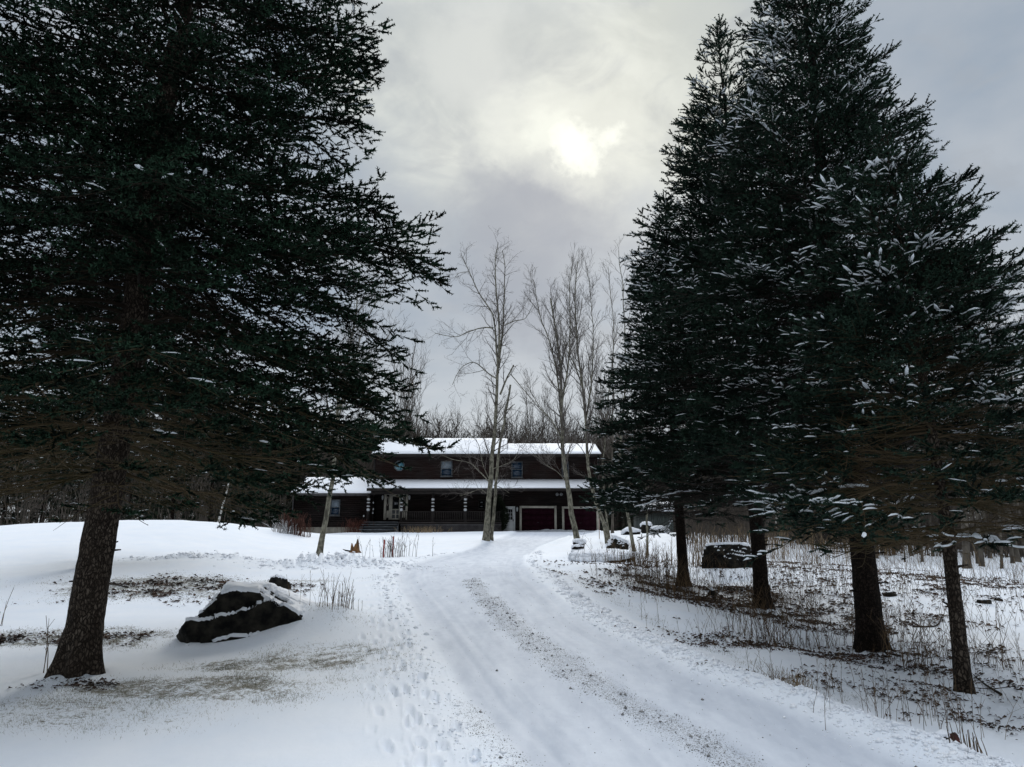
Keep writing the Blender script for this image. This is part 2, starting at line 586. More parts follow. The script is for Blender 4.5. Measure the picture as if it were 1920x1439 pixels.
def mk_ground(name, drive):
    m, t, b = mat(name)
    b.inputs['Roughness'].default_value = 0.75
    b.inputs['Specular IOR Level'].default_value = 0.15
    col = nmix(t, nramp(t, nnoise(t, 1.3, 4), .3, .7), (0.84, 0.885, 0.94), (0.90, 0.925, 0.955))
    tk = N(t, 'ShaderNodeAttribute', attribute_name='track')
    tcol = nmix(t, nramp(t, nnoise(t, 2.2, 5, mapping=(2.0, .5, 1)), .3, .7), (0.56, 0.60, 0.665), (0.71, 0.745, 0.80))
    tf = nramp(t, nmath(t, 'ADD', tk.outputs['Fac'], nmath(t, 'MULTIPLY', nnoise(t, 7, 4), 0.4)), .40, 1.15)
    col = nmix(t, tf, col, tcol)
    a = N(t, 'ShaderNodeAttribute', attribute_name='cover')     # r grass, g leaf litter / twigs, b gravel
    sp = N(t, 'ShaderNodeSeparateXYZ'); L(t, a.outputs['Vector'], sp.inputs[0])
    # thin snow over grass
    g1 = nnoise(t, 22, 6, rough=.85); g2 = nnoise(t, 5, 3)
    gm = nmath(t, 'ADD', nmath(t, 'MULTIPLY', nramp(t, g1, .30, .70), 0.7), nmath(t, 'MULTIPLY', nramp(t, g2, .3, .7), 0.3))
    thr = nmath(t, 'SUBTRACT', 1.02, nmath(t, 'MULTIPLY', sp.outputs[0], 0.62))
    gf = nramp(t, nmath(t, 'SUBTRACT', gm, thr), 0.0, 0.14)
    gcol = nmix(t, nramp(t, nnoise(t, 9, 3), .35, .65), (0.09, 0.085, 0.04), (0.20, 0.17, 0.11))
    col = nmix(t, nmath(t, 'MULTIPLY', gf, 0.85), col, gcol)
    # litter
    l1 = nnoise(t, 13, 5, rough=.7, dist=.4); l2 = nnoise(t, 2.0, 3)
    lm = nmath(t, 'ADD', nmath(t, 'MULTIPLY', nramp(t, l1, .28, .72), 0.75), nmath(t, 'MULTIPLY', nramp(t, l2, .3, .7), 0.25))
    lthr = nmath(t, 'SUBTRACT', 1.0, nmath(t, 'MULTIPLY', sp.outputs[1], 0.42))
    lf = nramp(t, nmath(t, 'SUBTRACT', lm, lthr), 0.0, 0.05)
    col = nmix(t, nmath(t, 'MULTIPLY', lf, 0.85), col, (0.055, 0.042, 0.032))
    # gravel dust
    v1 = nnoise(t, 60, 3, rough=.8)
    vf = nramp(t, nmath(t, 'ADD', v1, nmath(t, 'MULTIPLY', sp.outputs[2], 0.16)), 0.66, 0.76)
    col = nmix(t, nmath(t, 'MULTIPLY', vf, nmath(t, 'MULTIPLY', sp.outputs[2], 0.8)), col, (0.20, 0.20, 0.20))
    L(t, col, b.inputs['Base Color'])
    h = nmath(t, 'ADD', nmath(t, 'MULTIPLY', nnoise(t, 14, 6, rough=.65), 1.0), nmath(t, 'MULTIPLY', nnoise(t, 60, 3), .25))
    nbump(t, b, h, 0.28, 0.03)
    return m


M_GROUND = mk_ground('snow_over_grass', False)
M_DRIVE = mk_ground('packed_snow', True)
M_SNOW = two_tone('snow', (0.86, 0.89, 0.94), (0.92, 0.93, 0.95), 6, .7, bump=.25, bscale=18)
def mk_capsnow():
    m, t, b = mat('bough_snow')
    b.inputs['Base Color'].default_value = (0.90, 0.93, 0.95, 1); b.inputs['Roughness'].default_value = .8
    tr = N(t, 'ShaderNodeBsdfTranslucent'); tr.inputs[0].default_value = (0.92, 0.95, 0.97, 1)
    mx = N(t, 'ShaderNodeMixShader'); mx.inputs[0].default_value = .4
    L(t, b.outputs[0], mx.inputs[1]); L(t, tr.outputs[0], mx.inputs[2])
    L(t, mx.outputs[0], t.nodes['Material Output'].inputs[0])
    return m


M_CAPSNOW = mk_capsnow()
def m_bark(name, c0, c1, c2, sc=26, sq=.38):
    m, t, b = mat(name)
    tc = N(t, 'ShaderNodeTexCoord'); mp = N(t, 'ShaderNodeMapping'); mp.inputs['Scale'].default_value = (1, 1, sq)
    nz = N(t, 'ShaderNodeTexNoise', inp={'Scale': 9.0, 'Detail': 3.0}); L(t, tc.outputs['Object'], nz.inputs['Vector'])
    ad = N(t, 'ShaderNodeVectorMath', operation='MULTIPLY_ADD'); ad.inputs[1].default_value = (.09, .09, .09)
    L(t, nz.outputs['Color'], ad.inputs[0]); L(t, tc.outputs['Object'], ad.inputs[2]); L(t, ad.outputs[0], mp.inputs[0])
    v = N(t, 'ShaderNodeTexVoronoi', feature='DISTANCE_TO_EDGE', inp={'Scale': sc}); L(t, mp.outputs[0], v.inputs['Vector'])
    v2 = N(t, 'ShaderNodeTexVoronoi', inp={'Scale': sc}); L(t, mp.outputs[0], v2.inputs['Vector'])
    sp = N(t, 'ShaderNodeSeparateColor'); L(t, v2.outputs['Color'], sp.inputs[0])
    col = nmix(t, sp.outputs[0], c1, c2)
    col = nmix(t, nramp(t, v.outputs[0], .0, .22), c0, col)
    L(t, nmix(t, nramp(t, nnoise(t, 2.5, 3), .4, .65), col, nmix(t, .5, col, c1)), b.inputs['Base Color'])
    b.inputs['Roughness'].default_value = .95; b.inputs['Specular IOR Level'].default_value = .1
    nbump(t, b, nmath(t, 'ADD', nramp(t, v.outputs[0], 0, .2), nmath(t, 'MULTIPLY', nnoise(t, 70, 4), .5)), .9, .02)
    return m


M_BARK_SP = m_bark('spruce_bark', (0.010, 0.0075, 0.006), (0.038, 0.028, 0.021), (0.125, 0.10, 0.078), 34, .40)
M_BARK_DK = m_bark('dark_spruce_bark', (0.005, 0.004, 0.0035), (0.018, 0.013, 0.010), (0.050, 0.036, 0.028), 42, .42)
M_BARK_GR = two_tone('grey_lichen_bark', (0.07, 0.065, 0.05), (0.25, 0.235, 0.18), 9, .95, 6, (1, 1, .6), .6, 22, .38, .64, .1)
M_TWIG_D = two_tone('dark_twigs', (0.014, 0.011, 0.009), (0.035, 0.027, 0.02), 2, .9)
M_TWIG_B = two_tone('brown_twigs', (0.040, 0.034, 0.014), (0.11, 0.078, 0.045), 1.2, .9)
def mk_low_twigs():
    # dead lower twigs are brown with lichen, higher ones have crown shade painted in
    m, t, b = mat('lichened_and_shaded_twigs')
    tc = N(t, 'ShaderNodeTexCoord'); sp = N(t, 'ShaderNodeSeparateXYZ'); L(t, tc.outputs['Object'], sp.inputs[0])
    n = nnoise(t, 1.2, 3)
    lo = nmix(t, nramp(t, n, .35, .65), (0.040, 0.034, 0.014), (0.105, 0.075, 0.043))
    h = nmath(t, 'ADD', sp.outputs[2], nmath(t, 'MULTIPLY', n, 1.6))
    L(t, nmix(t, nramp(t, h, 3.4, 5.2), lo, (0.020, 0.015, 0.010)), b.inputs['Base Color'])
    b.inputs['Roughness'].default_value = .9; b.inputs['Specular IOR Level'].default_value = .15
    return m


M_TWIG_B = mk_low_twigs()
M_TWIG_G = two_tone('grey_twigs', (0.075, 0.065, 0.058), (0.15, 0.13, 0.115), 1.5, .9)
M_WOODS = two_tone('woodland_twigs', (0.045, 0.037, 0.030), (0.11, 0.09, 0.072), .5, .9)
M_NEEDLE = two_tone('blue_green_needles', (0.005, 0.012, 0.009), (0.031, 0.061, 0.039), 3.2, .7, 4, spec=.12)
M_NEEDLE_L = two_tone('dark_green_needles', (0.004, 0.008, 0.005), (0.022, 0.050, 0.028), 2.2, .7, 4, spec=.10)
M_NEEDLE_F = two_tone('woodland_needles', (0.010, 0.018, 0.009), (0.03, 0.04, 0.018), .8, .7, 3)
M_WEED = two_tone('dry_weed', (0.05, 0.035, 0.02), (0.16, 0.10, 0.05), 3, .9)
M_REED = two_tone('dry_reed', (0.16, 0.11, 0.06), (0.33, 0.24, 0.14), 3, .9)
M_LITTER = two_tone('dead_leaf', (0.022, 0.016, 0.013), (0.085, 0.045, 0.028), 4, .8)
M_GRASS = two_tone('winter_grass', (0.07, 0.075, 0.03), (0.22, 0.18, 0.10), 3, .85)
M_STONE = two_tone('gravel_stone', (0.09, 0.09, 0.09), (0.36, 0.355, 0.34), 30, .9)
M_ROCK = two_tone('boulder_rock', (0.005, 0.005, 0.005), (0.038, 0.034, 0.026), 6, .95, 9, None, 1.0, 11, .38, .72, .12)

# ------------------------------------------------------------------ ground meshes
GRASS_A = [  # world ellipses: centre, half sizes, strength
    (hit(300, 1098), 3.4, 2.2, 1.0), (hit(420, 1105), 2.6, 2.0, .9), (hit(80, 1200), 2.2, 1.0, .95), (hit(330, 1290), 2.0, .75, 1.0), (hit(500, 1245), 1.7, .6, .95),
    (hit(620, 1225), 1.2, .55, .8), (hit(60, 1330), 1.4, .8, .75), (hit(560, 1090), 1.6, .8, .8), (hit(200, 1350), 1.6, .7, .6), (hit(450, 1300), 1.6, .8, .7), (hit(700, 1250), .8, 1.0, .45),
    (hit(660, 1180), 0.8, .7, .5), (hit(1250, 1235), .4, .4, .2)]
LIT_A = [(hit(330, 1102), 3.0, 2.0, .75), (hit(430, 1120), 1.8, 1.2, .65),
    (hit(1350, 1120), 3.4, 3.2, 1.0), (hit(1500, 1150), 3.0, 2.6, .9), (hit(1500, 1215), 2.4, 1.2, .8), (hit(1750, 1100), 5, 4, .7), (hit(1850, 1240), 2.6, 1.8, .65),
    (hit(1700, 1290), 2.0, .9, .6), (hit(1500, 1270), 1.2, .5, .6), (hit(1850, 1350), 1.2, .7, .5), (hit(1250, 1110), 2.2, 2.2, .8), (hit(1200, 1060), 3, 3, .55), (hit(1600, 1080), 6, 5, .75),
    (hit(140, 1290), .9, .35, .8), (hit(540, 1100), 1.1, .5, .9), (hit(60, 1205), 1.6, .5, .9)]


def cover(x, y):
    g = np.zeros(x.shape); l = np.zeros(x.shape)
    wob = 1 + 0.5 * fbm(x / 1.1, y / 1.1, 3, 77)
    for ((cx, cy), a, b, s) in GRASS_A:
        q = np.hypot((x - cx) / a, (y - cy) / b) * wob
        g = np.maximum(g, s * (1 - sstep(q, .45, 1.25)))
    for ((cx, cy), a, b, s) in LIT_A:
        q = np.hypot((x - cx) / a, (y - cy) / b) * wob
        l = np.maximum(l, s * (1 - sstep(q, .45, 1.25)))
    m = (np.hypot(x, y) < 75) & (y > -8)
    v = np.zeros(x.shape)
    v[m] = sstep(-sdist(x[m], y[m], GRAV) + 0.10 * fbm(x[m] / .3, y[m] / .3, 3, 5), -.12, .15)
    d2 = np.full(x.shape, 9.0); d2[m] = seg_dist(x[m], y[m], GRAV_L)
    v = np.maximum(v, .8 * (1 - sstep(d2, .04, .30)))
    dd = np.full(x.shape, 9.0); dd[m] = seg_dist(x[m], y[m], DITCH[1:])
    g = np.maximum(g, .55 * (1 - sstep(dd, .05, .4)) * (x > 1))
    sd = np.full(x.shape, 9.0); sd[m] = sdist(x[m], y[m], DRIVE)
    tkv = sstep(-sd, -.15, .25) * (.85 + .30 * fbm(sd / .14, y / 4.0, 4, 35, .6) + .15 * fbm(x / .5, y / 1.2, 3, 36))
    return g, l, v, tkv


def build_ground():
    nr, na = 470, 1150
    r = np.concatenate([[0.05], np.geomspace(1.2, 150, nr - 30), np.geomspace(160, 900, 29)])
    front = np.linspace(-radians(47), radians(47), na - 120)
    back = np.linspace(radians(47), 2 * pi - radians(47), 122)[1:-1]
    th = np.concatenate([front, back])
    R, T = np.meshgrid(r, th, indexing='ij')
    X = R * np.sin(T); Y = R * np.cos(T)
    Z = full_z(X, Y)
    g, l, v, tk = cover(X, Y)
    inn = (inside(X, Y, DRIVE) & (Y > -6)).ravel()
    V = np.stack([X, Y, Z], -1).reshape(-1, 3)
    nrr, naa = X.shape
    i = np.arange(nrr - 1)[:, None]; j = np.arange(naa)[None, :]; j2 = (j + 1) % naa
    F = np.stack([i * naa + j, (i + 1) * naa + j, (i + 1) * naa + j2, i * naa + j2], -1).reshape(-1, 4)[:, ::-1]
    ind = inn[F].sum(1) >= 2
    att = np.stack([g, l, v], -1).reshape(-1, 3)
    for nm, sel, mt in (('snowy_ground', ~ind, M_GROUND), ('driveway', ind, M_DRIVE)):
        f = F[sel]; used = np.unique(f); remap = np.full(len(V), -1); remap[used] = np.arange(len(used))
        me = mesh_np(nm, V[used], remap[f], smooth=True)
        at = me.attributes.new('cover', 'FLOAT_VECTOR', 'POINT')
        at.data.foreach_set('vector', att[used].astype(np.float32).ravel())
        at = me.attributes.new('track', 'FLOAT', 'POINT')
        at.data.foreach_set('value', tk.ravel()[used].astype(np.float32))
        me.materials.append(mt)
        o = bpy.data.objects.new(nm, me); C.objects.link(o)
        tag(o, kind='structure')


build_ground()

# ------------------------------------------------------------------ house
def m_siding(name, c1, c2, c3, pitch=0.14):
    m, t, b = mat(name)
    n = nnoise(t, 1.0, 5, mapping=(.5, 1, 7.0), rough=.7)
    n2 = nnoise(t, .55, 2, mapping=(1, 1, 1.2))
    col = nmix(t, nramp(t, n, .38, .66), c1, c2)
    col = nmix(t, nmath(t, 'MULTIPLY', nramp(t, n2, .45, .65), .8), col, c3)
    L(t, col, b.inputs['Base Color']); b.inputs['Roughness'].default_value = .9
    b.inputs['Specular IOR Level'].default_value = .1
    return m


M_SID = m_siding('weathered_cedar_siding', (0.007, 0.006, 0.0055), (0.028, 0.021, 0.019), (0.014, 0.008, 0.007))
M_SID_UP = m_siding('reddish_cedar_siding', (0.013, 0.009, 0.008), (0.042, 0.033, 0.030), (0.022, 0.010, 0.008))
M_TRIMD = two_tone('dark_trim', (0.015, 0.012, 0.011), (0.028, 0.022, 0.019), 3)
M_FASC = two_tone('grey_fascia', (0.05, 0.045, 0.045), (0.09, 0.085, 0.085), 3)
M_WHITE = two_tone('white_paint', (0.68, 0.68, 0.67), (0.78, 0.78, 0.76), 5, .5)
M_CREAM = two_tone('cream_paint', (0.42, 0.39, 0.32), (0.52, 0.48, 0.41), 5, .5)
M_GDOOR = two_tone('maroon_paint', (0.016, 0.002, 0.006), (0.022, 0.0028, 0.0085), 2, .7, spec=.1)
M_CONC = two_tone('concrete', (0.17, 0.16, 0.13), (0.26, 0.24, 0.2), 4, .9)
M_SLATE = two_tone('wet_grey_wood', (0.05, 0.055, 0.06), (0.12, 0.125, 0.13), 3, .7, mapping=(1, 1, 6))
M_BLACK = two_tone('black_metal', (0.01, 0.01, 0.01), (0.02, 0.02, 0.02), 3, .5)
M_TEAL = two_tone('blue_stained_glass', (0.05, 0.17, 0.22), (0.30, 0.42, 0.46), 7, .25, 5, lo=.42, hi=.58)
M_WGLASS = two_tone('frosted_glass', (0.35, 0.36, 0.36), (0.5, 0.5, 0.5), 5, .3)


def m_glass(name, c, rough=.05, spec=.8):
    m, t, b = mat(name)
    b.inputs['Base Color'].default_value = (*c, 1); b.inputs['Roughness'].default_value = rough
    b.inputs['Specular IOR Level'].default_value = spec
    return m


M_GLASS_B = m_glass('blue_reflection_glass', (0.008, 0.022, 0.042), .15, .5)  # blue reflection is put into the pane's base colour
M_GLASS_D = m_glass('dark_window_glass', (0.008, 0.009, 0.010), .08)
M_BLIND = two_tone('pale_blind', (0.13, 0.16, 0.185), (0.19, 0.22, 0.25), 2, .6)

YU = 58.0      # upper wall plane
YG = 58.0


def hx(px, Y): return float(P(px, 950, Y)[0])
def hz(py, Y): return float(P(960, py, Y)[2])


def build_house():
    # x at wall depth varies slightly with height; use each element's own row
    def pt(px, py, Y): return P(px, py, Y)
    H = empty('house', (hx(910, YU), YU, hz(997, YU)))
    tag(H, 'dark cedar two-storey house with snow on its roofs and two maroon garage doors', 'house')
    inv = lambda o: setattr(o, 'matrix_parent_inverse', H.matrix_basis.inverted()) or o

    bpy.context.view_layer.update()

    def part(mb, name, m, parent=H, smooth=False):
        o = mb.build(name, m, None, smooth)
        o.parent = parent
        o.matrix_parent_inverse = parent.matrix_world.inverted()
        return o

    gl = hz(1000, YU) - 0.6
    x0 = pt(702, 880, YU)[0]; x1 = pt(1122, 880, YU)[0]
    zt = hz(851, YU) + .05
    zr = hz(823, 62.3)
    zmid = hz(902, YU)
    # upper wall with clapboards: each course is a thin sloped board
    def clap(mb, xa, xb, y, z0, z1, pitch, holes=()):
        z = z0
        while z < z1 - .01:
            zt_ = min(z + pitch, z1)
            xs = [xa, xb]
            segs = [(xa, xb)]
            for (ha, hb, hc, hd) in holes:
                if hc < (z + zt_) / 2 < hd:
                    ns = []
                    for (a, b) in segs:
                        if hb <= a or ha >= b: ns.append((a, b))
                        else:
                            if a < ha: ns.append((a, ha))
                            if hb < b: ns.append((hb, b))
                    segs = ns
            for (a, b) in segs:
                v = [(a, y - .035, z), (b, y - .035, z), (b, y - .008, zt_), (a, y - .008, zt_), (a, y, z), (b, y, z), (b, y, zt_), (a, y, zt_)]
                mb.add(v, [(0, 1, 2, 3), (0, 4, 5, 1), (3, 2, 6, 7), (0, 3, 7, 4), (1, 5, 6, 2)])
            z = zt_

    # main body (box behind the boards)
    yb = 66.6
    body = MB(); body.box(x0 + .02, x1 - .02, YU + .003, yb, gl, zt - .003)
    # gable ends
    body.prism([(YU + .01, zt - .003), (yb, zt - .003), (62.3, zr - .3)], 0, x0 + .02, x0 + .2)
    body.prism([(YU + .01, zt - .003), (yb - .3, zt - .003), (61.5, zr - .95)], 0, x1 - .2, x1 - .02)
    part(body, 'wall', M_SID)
    up = MB()
    win_up = [(826, 847, 865, 893), (960, 979, 866, 895), (1054, 1066, 868, 893)]
    clap(up, x0, x1, YU, zmid - .1, zt, .17)
    part(up, 'upper_siding', M_SID_UP)
    lo = MB()
    clap(lo, x0, x1, YU, gl, zmid - .1, .15)
    part(lo, 'lower_siding', M_SID)
    # side boards facing left / right (corner trims)
    for x in (x0, x1):
        ct = MB(); ct.box(x - .07, x + .07, YU - .05, YU + .1, gl, zt)
        part(ct, 'corner_trim', M_TRIMD)

    # upper roof
    def roof(name, xa, xb, ye, ze, yr, zrr, yb2, over=.0, snow=.09, mroof=M_TRIMD, xra=None, xrb=None):
        xra = xa if xra is None else xra; xrb = xb if xrb is None else xrb
        th = .16
        r = MB()
        r.prism([(ye, ze - th), (yr, zrr - th), (yb2, ze - th), (yb2, ze), (yr, zrr), (ye, ze)], 0, xa, xb)
        o = part(r, name, mroof)
        s = MB()
        v = []
        # snow blanket with a soft rounded edge, sampled along x
        nx = 60; ny = 8
        xs = np.linspace(xa - .01, xb + .01, nx); tt = np.linspace(0, 1, ny)
        X, T = np.meshgrid(xs, tt, indexing='ij')
        Yq = ye - .03 + (yr - ye + .03) * T; Zq = ze + (zrr - ze) * T
        edge = np.minimum(1, np.minimum((T + .02) * 14, np.minimum((X - xa + .04) * 7, (xb - X + .04) * 7)))
        Zt = Zq + .012 + snow * np.sqrt(np.clip(edge, 0, 1)) * (1 + .18 * fbm(X / .8, T * 6, 3, 13))
        n = nx * ny
        top = np.stack([X, Yq, Zt], -1).reshape(-1, 3); bot = np.stack([X, Yq, Zq + .004], -1).reshape(-1, 3)
        i = np.arange(nx - 1)[:, None]; j = np.arange(ny - 1)[None, :]
        q = np.stack([i * ny + j, (i + 1) * ny + j, (i + 1) * ny + j + 1, i * ny + j + 1], -1).reshape(-1, 4)
        s.add(top, q)
        s.v.append(bot); off = s.n; s.n += n
        fr = []
        for a in range(nx - 1):
            fr.append((a * ny, off + a * ny, off + (a + 1) * ny, (a + 1) * ny))
            b_ = a * ny + ny - 1
            fr.append((b_, b_ + ny, off + b_ + ny, off + b_))
        for a in range(ny - 1):
            fr.append((a, a + 1, off + a + 1, off + a))
            b_ = (nx - 1) * ny + a
            fr.append((b_, off + b_, off + b_ + 1, b_ + 1))
        s.f[4].append(np.array(fr))
        part(s, 'snow_cover', M_SNOW, o, True)
        return o

    zrl = hz(822, 62.3); ze = hz(849, 57.5) - .10
    xl_e = pt(697, 850, 57.5)[0]; xr_e = pt(1127, 850, 57.5)[0]
    xstep = pt(951, 828, 62)[0]
    roof('upper_roof', xl_e, xstep, 57.5, ze, 62.3, zrl - .1, 67.1)
    roof('upper_roof', xstep + .003, xr_e, 57.5, ze - .003, 61.5, hz(832, 61.5) - .1, 66.9)
    fa = MB(); fa.box(xl_e, xr_e, 57.44, 57.5 - .003, ze - .24, ze - .005)
    part(fa, 'gutter', M_TRIMD)

    # pent / porch roof
    YE = 55.6
    xa = pt(688, 912, YE)[0]; xb = pt(1124, 912, YE)[0]
    ze2 = hz(914, YE) - .08; zt2 = hz(900.5, YU) - .08
    r = MB(); r.prism([(YE, ze2 - .13), (YU - .04, zt2 - .13), (YU - .04, zt2), (YE, ze2)], 0, xa, xb)
    pr = part(r, 'porch_roof', M_TRIMD)
    s = MB()
    s.prism([(YE - .03, ze2 + .004), (YU - .045, zt2 + .004), (YU - .045, zt2 + .13), (YE + .1, ze2 + .13), (YE - .03, ze2 + .05)], 0, xa - .01, xb + .01)
    part(s, 'snow_cover', M_SNOW, pr)
    fa = MB(); fa.box(xa, xb, YE - .05, YE - .003, ze2 - .2, ze2 - .004)
    part(fa, 'gutter', M_TRIMD)
    # beam over posts
    bm = MB(); bm.box(xa + .25, pt(945, 930, 56)[0], 55.95, 56.1, ze2 - .40, ze2 - .14)
    part(bm, 'porch_beam', M_TRIMD)

    # left wing
    YW = 57.0
    wxa = pt(550, 950, YW)[0]; wxb = x0 - .01
    wze = hz(923, 56.5) - .09
    wyr = 60.6; wzr = hz(895, wyr) - .1
    g2 = gl - .4
    w = MB(); w.box(wxa + .02, wxb, YW + .003, 64.2, g2, wze)
    w.prism([(YW + .01, wze), (64.2, wze), (wyr, wzr - .14)], 0, wxa + .02, wxa + .2)
    part(w, 'wing_wall', M_SID)
    w = MB(); clap(w, wxa, wxb, YW, hz(989, YW), wze, .15)
    part(w, 'wing_siding', M_SID)
    w = MB(); w.box(wxa - .03, wxb + .01, YW - .08, YW + .2, g2, hz(989, YW))
    part(w, 'foundation', M_CONC)
    ex = pt(545, 922, 56.5)[0]
    roof('wing_roof', ex, pt(703, 915, 56.5)[0], 56.5, wze, wyr, wzr, 64.7)
    fa = MB(); fa.box(ex, xa, 56.43, 56.497, wze - .2, wze - .004)
    fa.tubes([[(wxa + .02, 56.6, wze - .1), (wxa - .02, 56.93, wze - .45), (wxa - .02, 56.93, g2 + .4)]], [[.05] * 3], 6)
    part(fa, 'gutter', M_FASC)

    # ---- windows
    def window(px0, px1, py0, py1, Y, upper=M_BLIND, lower=M_GLASS_B, frame=M_SLATE, name='window'):
        a = pt(px0, py0, Y); b = pt(px1, py1, Y)
        xa, xb, z1, z0 = a[0], b[0], a[2], b[2]
        f = MB(); w = .07; zm = (z0 + z1) / 2
        f.box(xa, xa + w, Y - .08, Y, z0, z1); f.box(xb - w, xb, Y - .08, Y, z0, z1)
        f.box(xa + w, xb - w, Y - .08, Y, z1 - w, z1); f.box(xa + w, xb - w, Y - .08, Y, z0, z0 + w)
        o = part(f, name, frame)
        q = MB(); q.box(xa - .04, xb + .04, Y - .13, Y - .082, z0 - .06, z0 - .003); part(q, 'sill', frame, o)
        q = MB(); q.box(xa + w, xb - w, Y - .075, Y - .03, zm - .025, zm + .025); part(q, 'sash', frame, o)
        q = MB(); q.box(xa + w, xb - w, Y - .06, Y - .045, zm + .025, z1 - w); part(q, 'pane', upper, o)
        q = MB(); q.box(xa + w, xb - w, Y - .058, Y - .043, z0 + w, zm - .025); part(q, 'pane', lower, o)
        return o

    YS = YU - .036
    window(827, 848, 865, 894, YS, M_BLIND, M_GLASS_B, M_SLATE)
    window(959, 980, 866, 896, YS, M_GLASS_B, M_GLASS_B, M_SLATE)
    window(1053, 1067, 866, 894, YS, M_GLASS_B, M_GLASS_D, M_SLATE)
    window(621, 637, 937, 967, YW - .036, M_BLIND, M_GLASS_B, M_SLATE)
    window(897, 910, 937, 955, YS, M_GLASS_D, M_GLASS_D, M_TRIMD)
    # octagonal stained window
    c = pt(749, 874, YS); R_ = .40
    o8 = [(c[0] + R_ * cos(pi / 8 + k * pi / 4), c[2] + R_ * sin(pi / 8 + k * pi / 4)) for k in range(8)]
    f = MB()
    for k in range(8):
        a = o8[k]; b = o8[(k + 1) % 8]
        f.bar((a[0], YS - .04, a[1]), (b[0], YS - .04, b[1]), .045, 6)
    ow = part(f, 'octagonal_window', M_SLATE)
    q = MB(); q.prism(o8, 1, YS - .035, YS - .01); part(q, 'pane', M_TEAL, ow)

    # ---- front door with sidelights (at the wall behind the porch)
    Yd = YS
    zf = hz(973, Yd) - .02       # porch floor level
    def rect(mb, p0, p1, q0, q1, y0, y1, Y=Yd):
        a = pt(p0, q0, Y); b = pt(p1, q1, Y)
        mb.box(a[0], b[0], y0, y1, b[2], a[2])
    f = MB()
    rect(f, 721, 723.5, 926, 975, Yd - .10, Yd)
    rect(f, 761.5, 764, 926, 975, Yd - .10, Yd)
    rect(f, 723.5, 761.5, 926, 928, Yd - .10, Yd)
    rect(f, 730.5, 732.5, 928, 975, Yd - .09, Yd)
    rect(f, 751, 753, 928, 975, Yd - .09, Yd)
    d = part(f, 'front_door', M_CREAM)
    f = MB()
    rect(f, 732.8, 735, 929, 975, Yd - .075, Yd - .01); rect(f, 749, 750.8, 929, 975, Yd - .075, Yd - .01)
    rect(f, 735, 749, 929, 931, Yd - .075, Yd - .01); rect(f, 735, 749, 955, 957, Yd - .075, Yd - .01)
    rect(f, 735, 749, 972.5, 975, Yd - .075, Yd - .01); rect(f, 741.3, 742.7, 957, 972.5, Yd - .07, Yd - .012); rect(f, 735, 741.3, 964, 965.3, Yd - .07, Yd - .012); rect(f, 742.7, 749, 964, 965.3, Yd - .07, Yd - .012)
    part(f, 'storm_door', M_CREAM, d)
    f = MB(); rect(f, 735, 749, 931, 955, Yd - .05, Yd - .03); part(f, 'pane', M_GLASS_D, d)
    f = MB(); rect(f, 735, 749, 957, 972.5, Yd - .05, Yd - .03); part(f, 'lower_pane', M_SLATE, d)
    for (a, b) in ((723.7, 730.3), (753.2, 761.3)):
        f = MB(); rect(f, a, b, 928, 975, Yd - .05, Yd - .01); sl = part(f, 'sidelight', M_TRIMD, d)
        c0 = pt((a + b) / 2, 940, Yd)
        ov = [(c0[0] + .085 * cos(t), 0, c0[2] + .34 * sin(t)) for t in np.linspace(0, 2 * pi, 17)]
        f = MB()
        f.tubes([[(p[0], Yd - .06, p[2]) for p in ov]], [[.016] * 17], 5)
        part(f, 'oval_molding', M_CREAM, d)
        f = MB()
        rect(f, a + 1.3, b - 1.3, 958, 971, Yd - .06, Yd - .05)
        part(f, 'sidelight_panel', M_CREAM, d)
    # wall lamps
    for (px, py) in ((717.5, 933), (767.5, 933), (969.5, 955)):
        c0 = pt(px, py, Yd - .12)
        f = MB(); f.tubes([[(c0[0], Yd - .14, c0[2] + .16), (c0[0], Yd - .14, c0[2] + .08), (c0[0], Yd - .14, c0[2] - .12), (c0[0], Yd - .14, c0[2] - .2)]], [[.03, .09, .07, .02]], 8)
        wl_ = part(f, 'wall_lamp', M_WGLASS)
        f = MB(); f.box(c0[0] - .03, c0[0] + .03, Yd - .1, Yd, c0[2] + .05, c0[2] + .2); part(f, 'bracket', M_BLACK, wl_)
    # flood lights
    for px in (1044.5, 1052):
        c0 = pt(px, 926, Yd - .2)
        f = MB(); f.tubes([[(c0[0], Yd - .05, c0[2] + .06), (c0[0], Yd - .16, c0[2]), (c0[0], Yd - .30, c0[2] - .07)]], [[.03, .08, .12]], 10)
        part(f, 'flood_light', M_WGLASS)

    # ---- porch floor, steps, posts, railing, lattice
    Yp0, Yp1 = 55.85, YU - .04
    xpl = pt(684, 978, Yp0)[0]; xpr = pt(940, 978, Yp0)[0]
    zfl = hz(979, Yp0)
    f = MB(); f.box(xpl + .05, xpr, Yp0, Yp1, zfl - .16, zfl)
    part(f, 'porch_floor', M_TRIMD)
    f = MB()
    for k in range(4):
        z1_ = zfl - .003 - .19 * k; yy = Yp0 - .003 - .32 * k
        f.box(pt(683 - k, 980, Yp0)[0], pt(747, 980, Yp0)[0], yy - .32, yy, z1_ - .05, z1_)
        f.box(pt(684 - k, 980, Yp0)[0] + .1, pt(746, 980, Yp0)[0], yy - .02, yy - .0, z1_ - .2, z1_ - .053)
    for xx in (pt(684, 980, Yp0)[0] + .02, pt(746, 980, Yp0)[0] + .02):
        f.prism([(Yp0 - .01, zfl - .06), (Yp0 - 1.4, zfl - .85), (Yp0 - 1.4, zfl - 1.2), (Yp0 - .01, zfl - 1.2)], 0, xx, xx + .06)
    part(f, 'steps', M_SLATE)
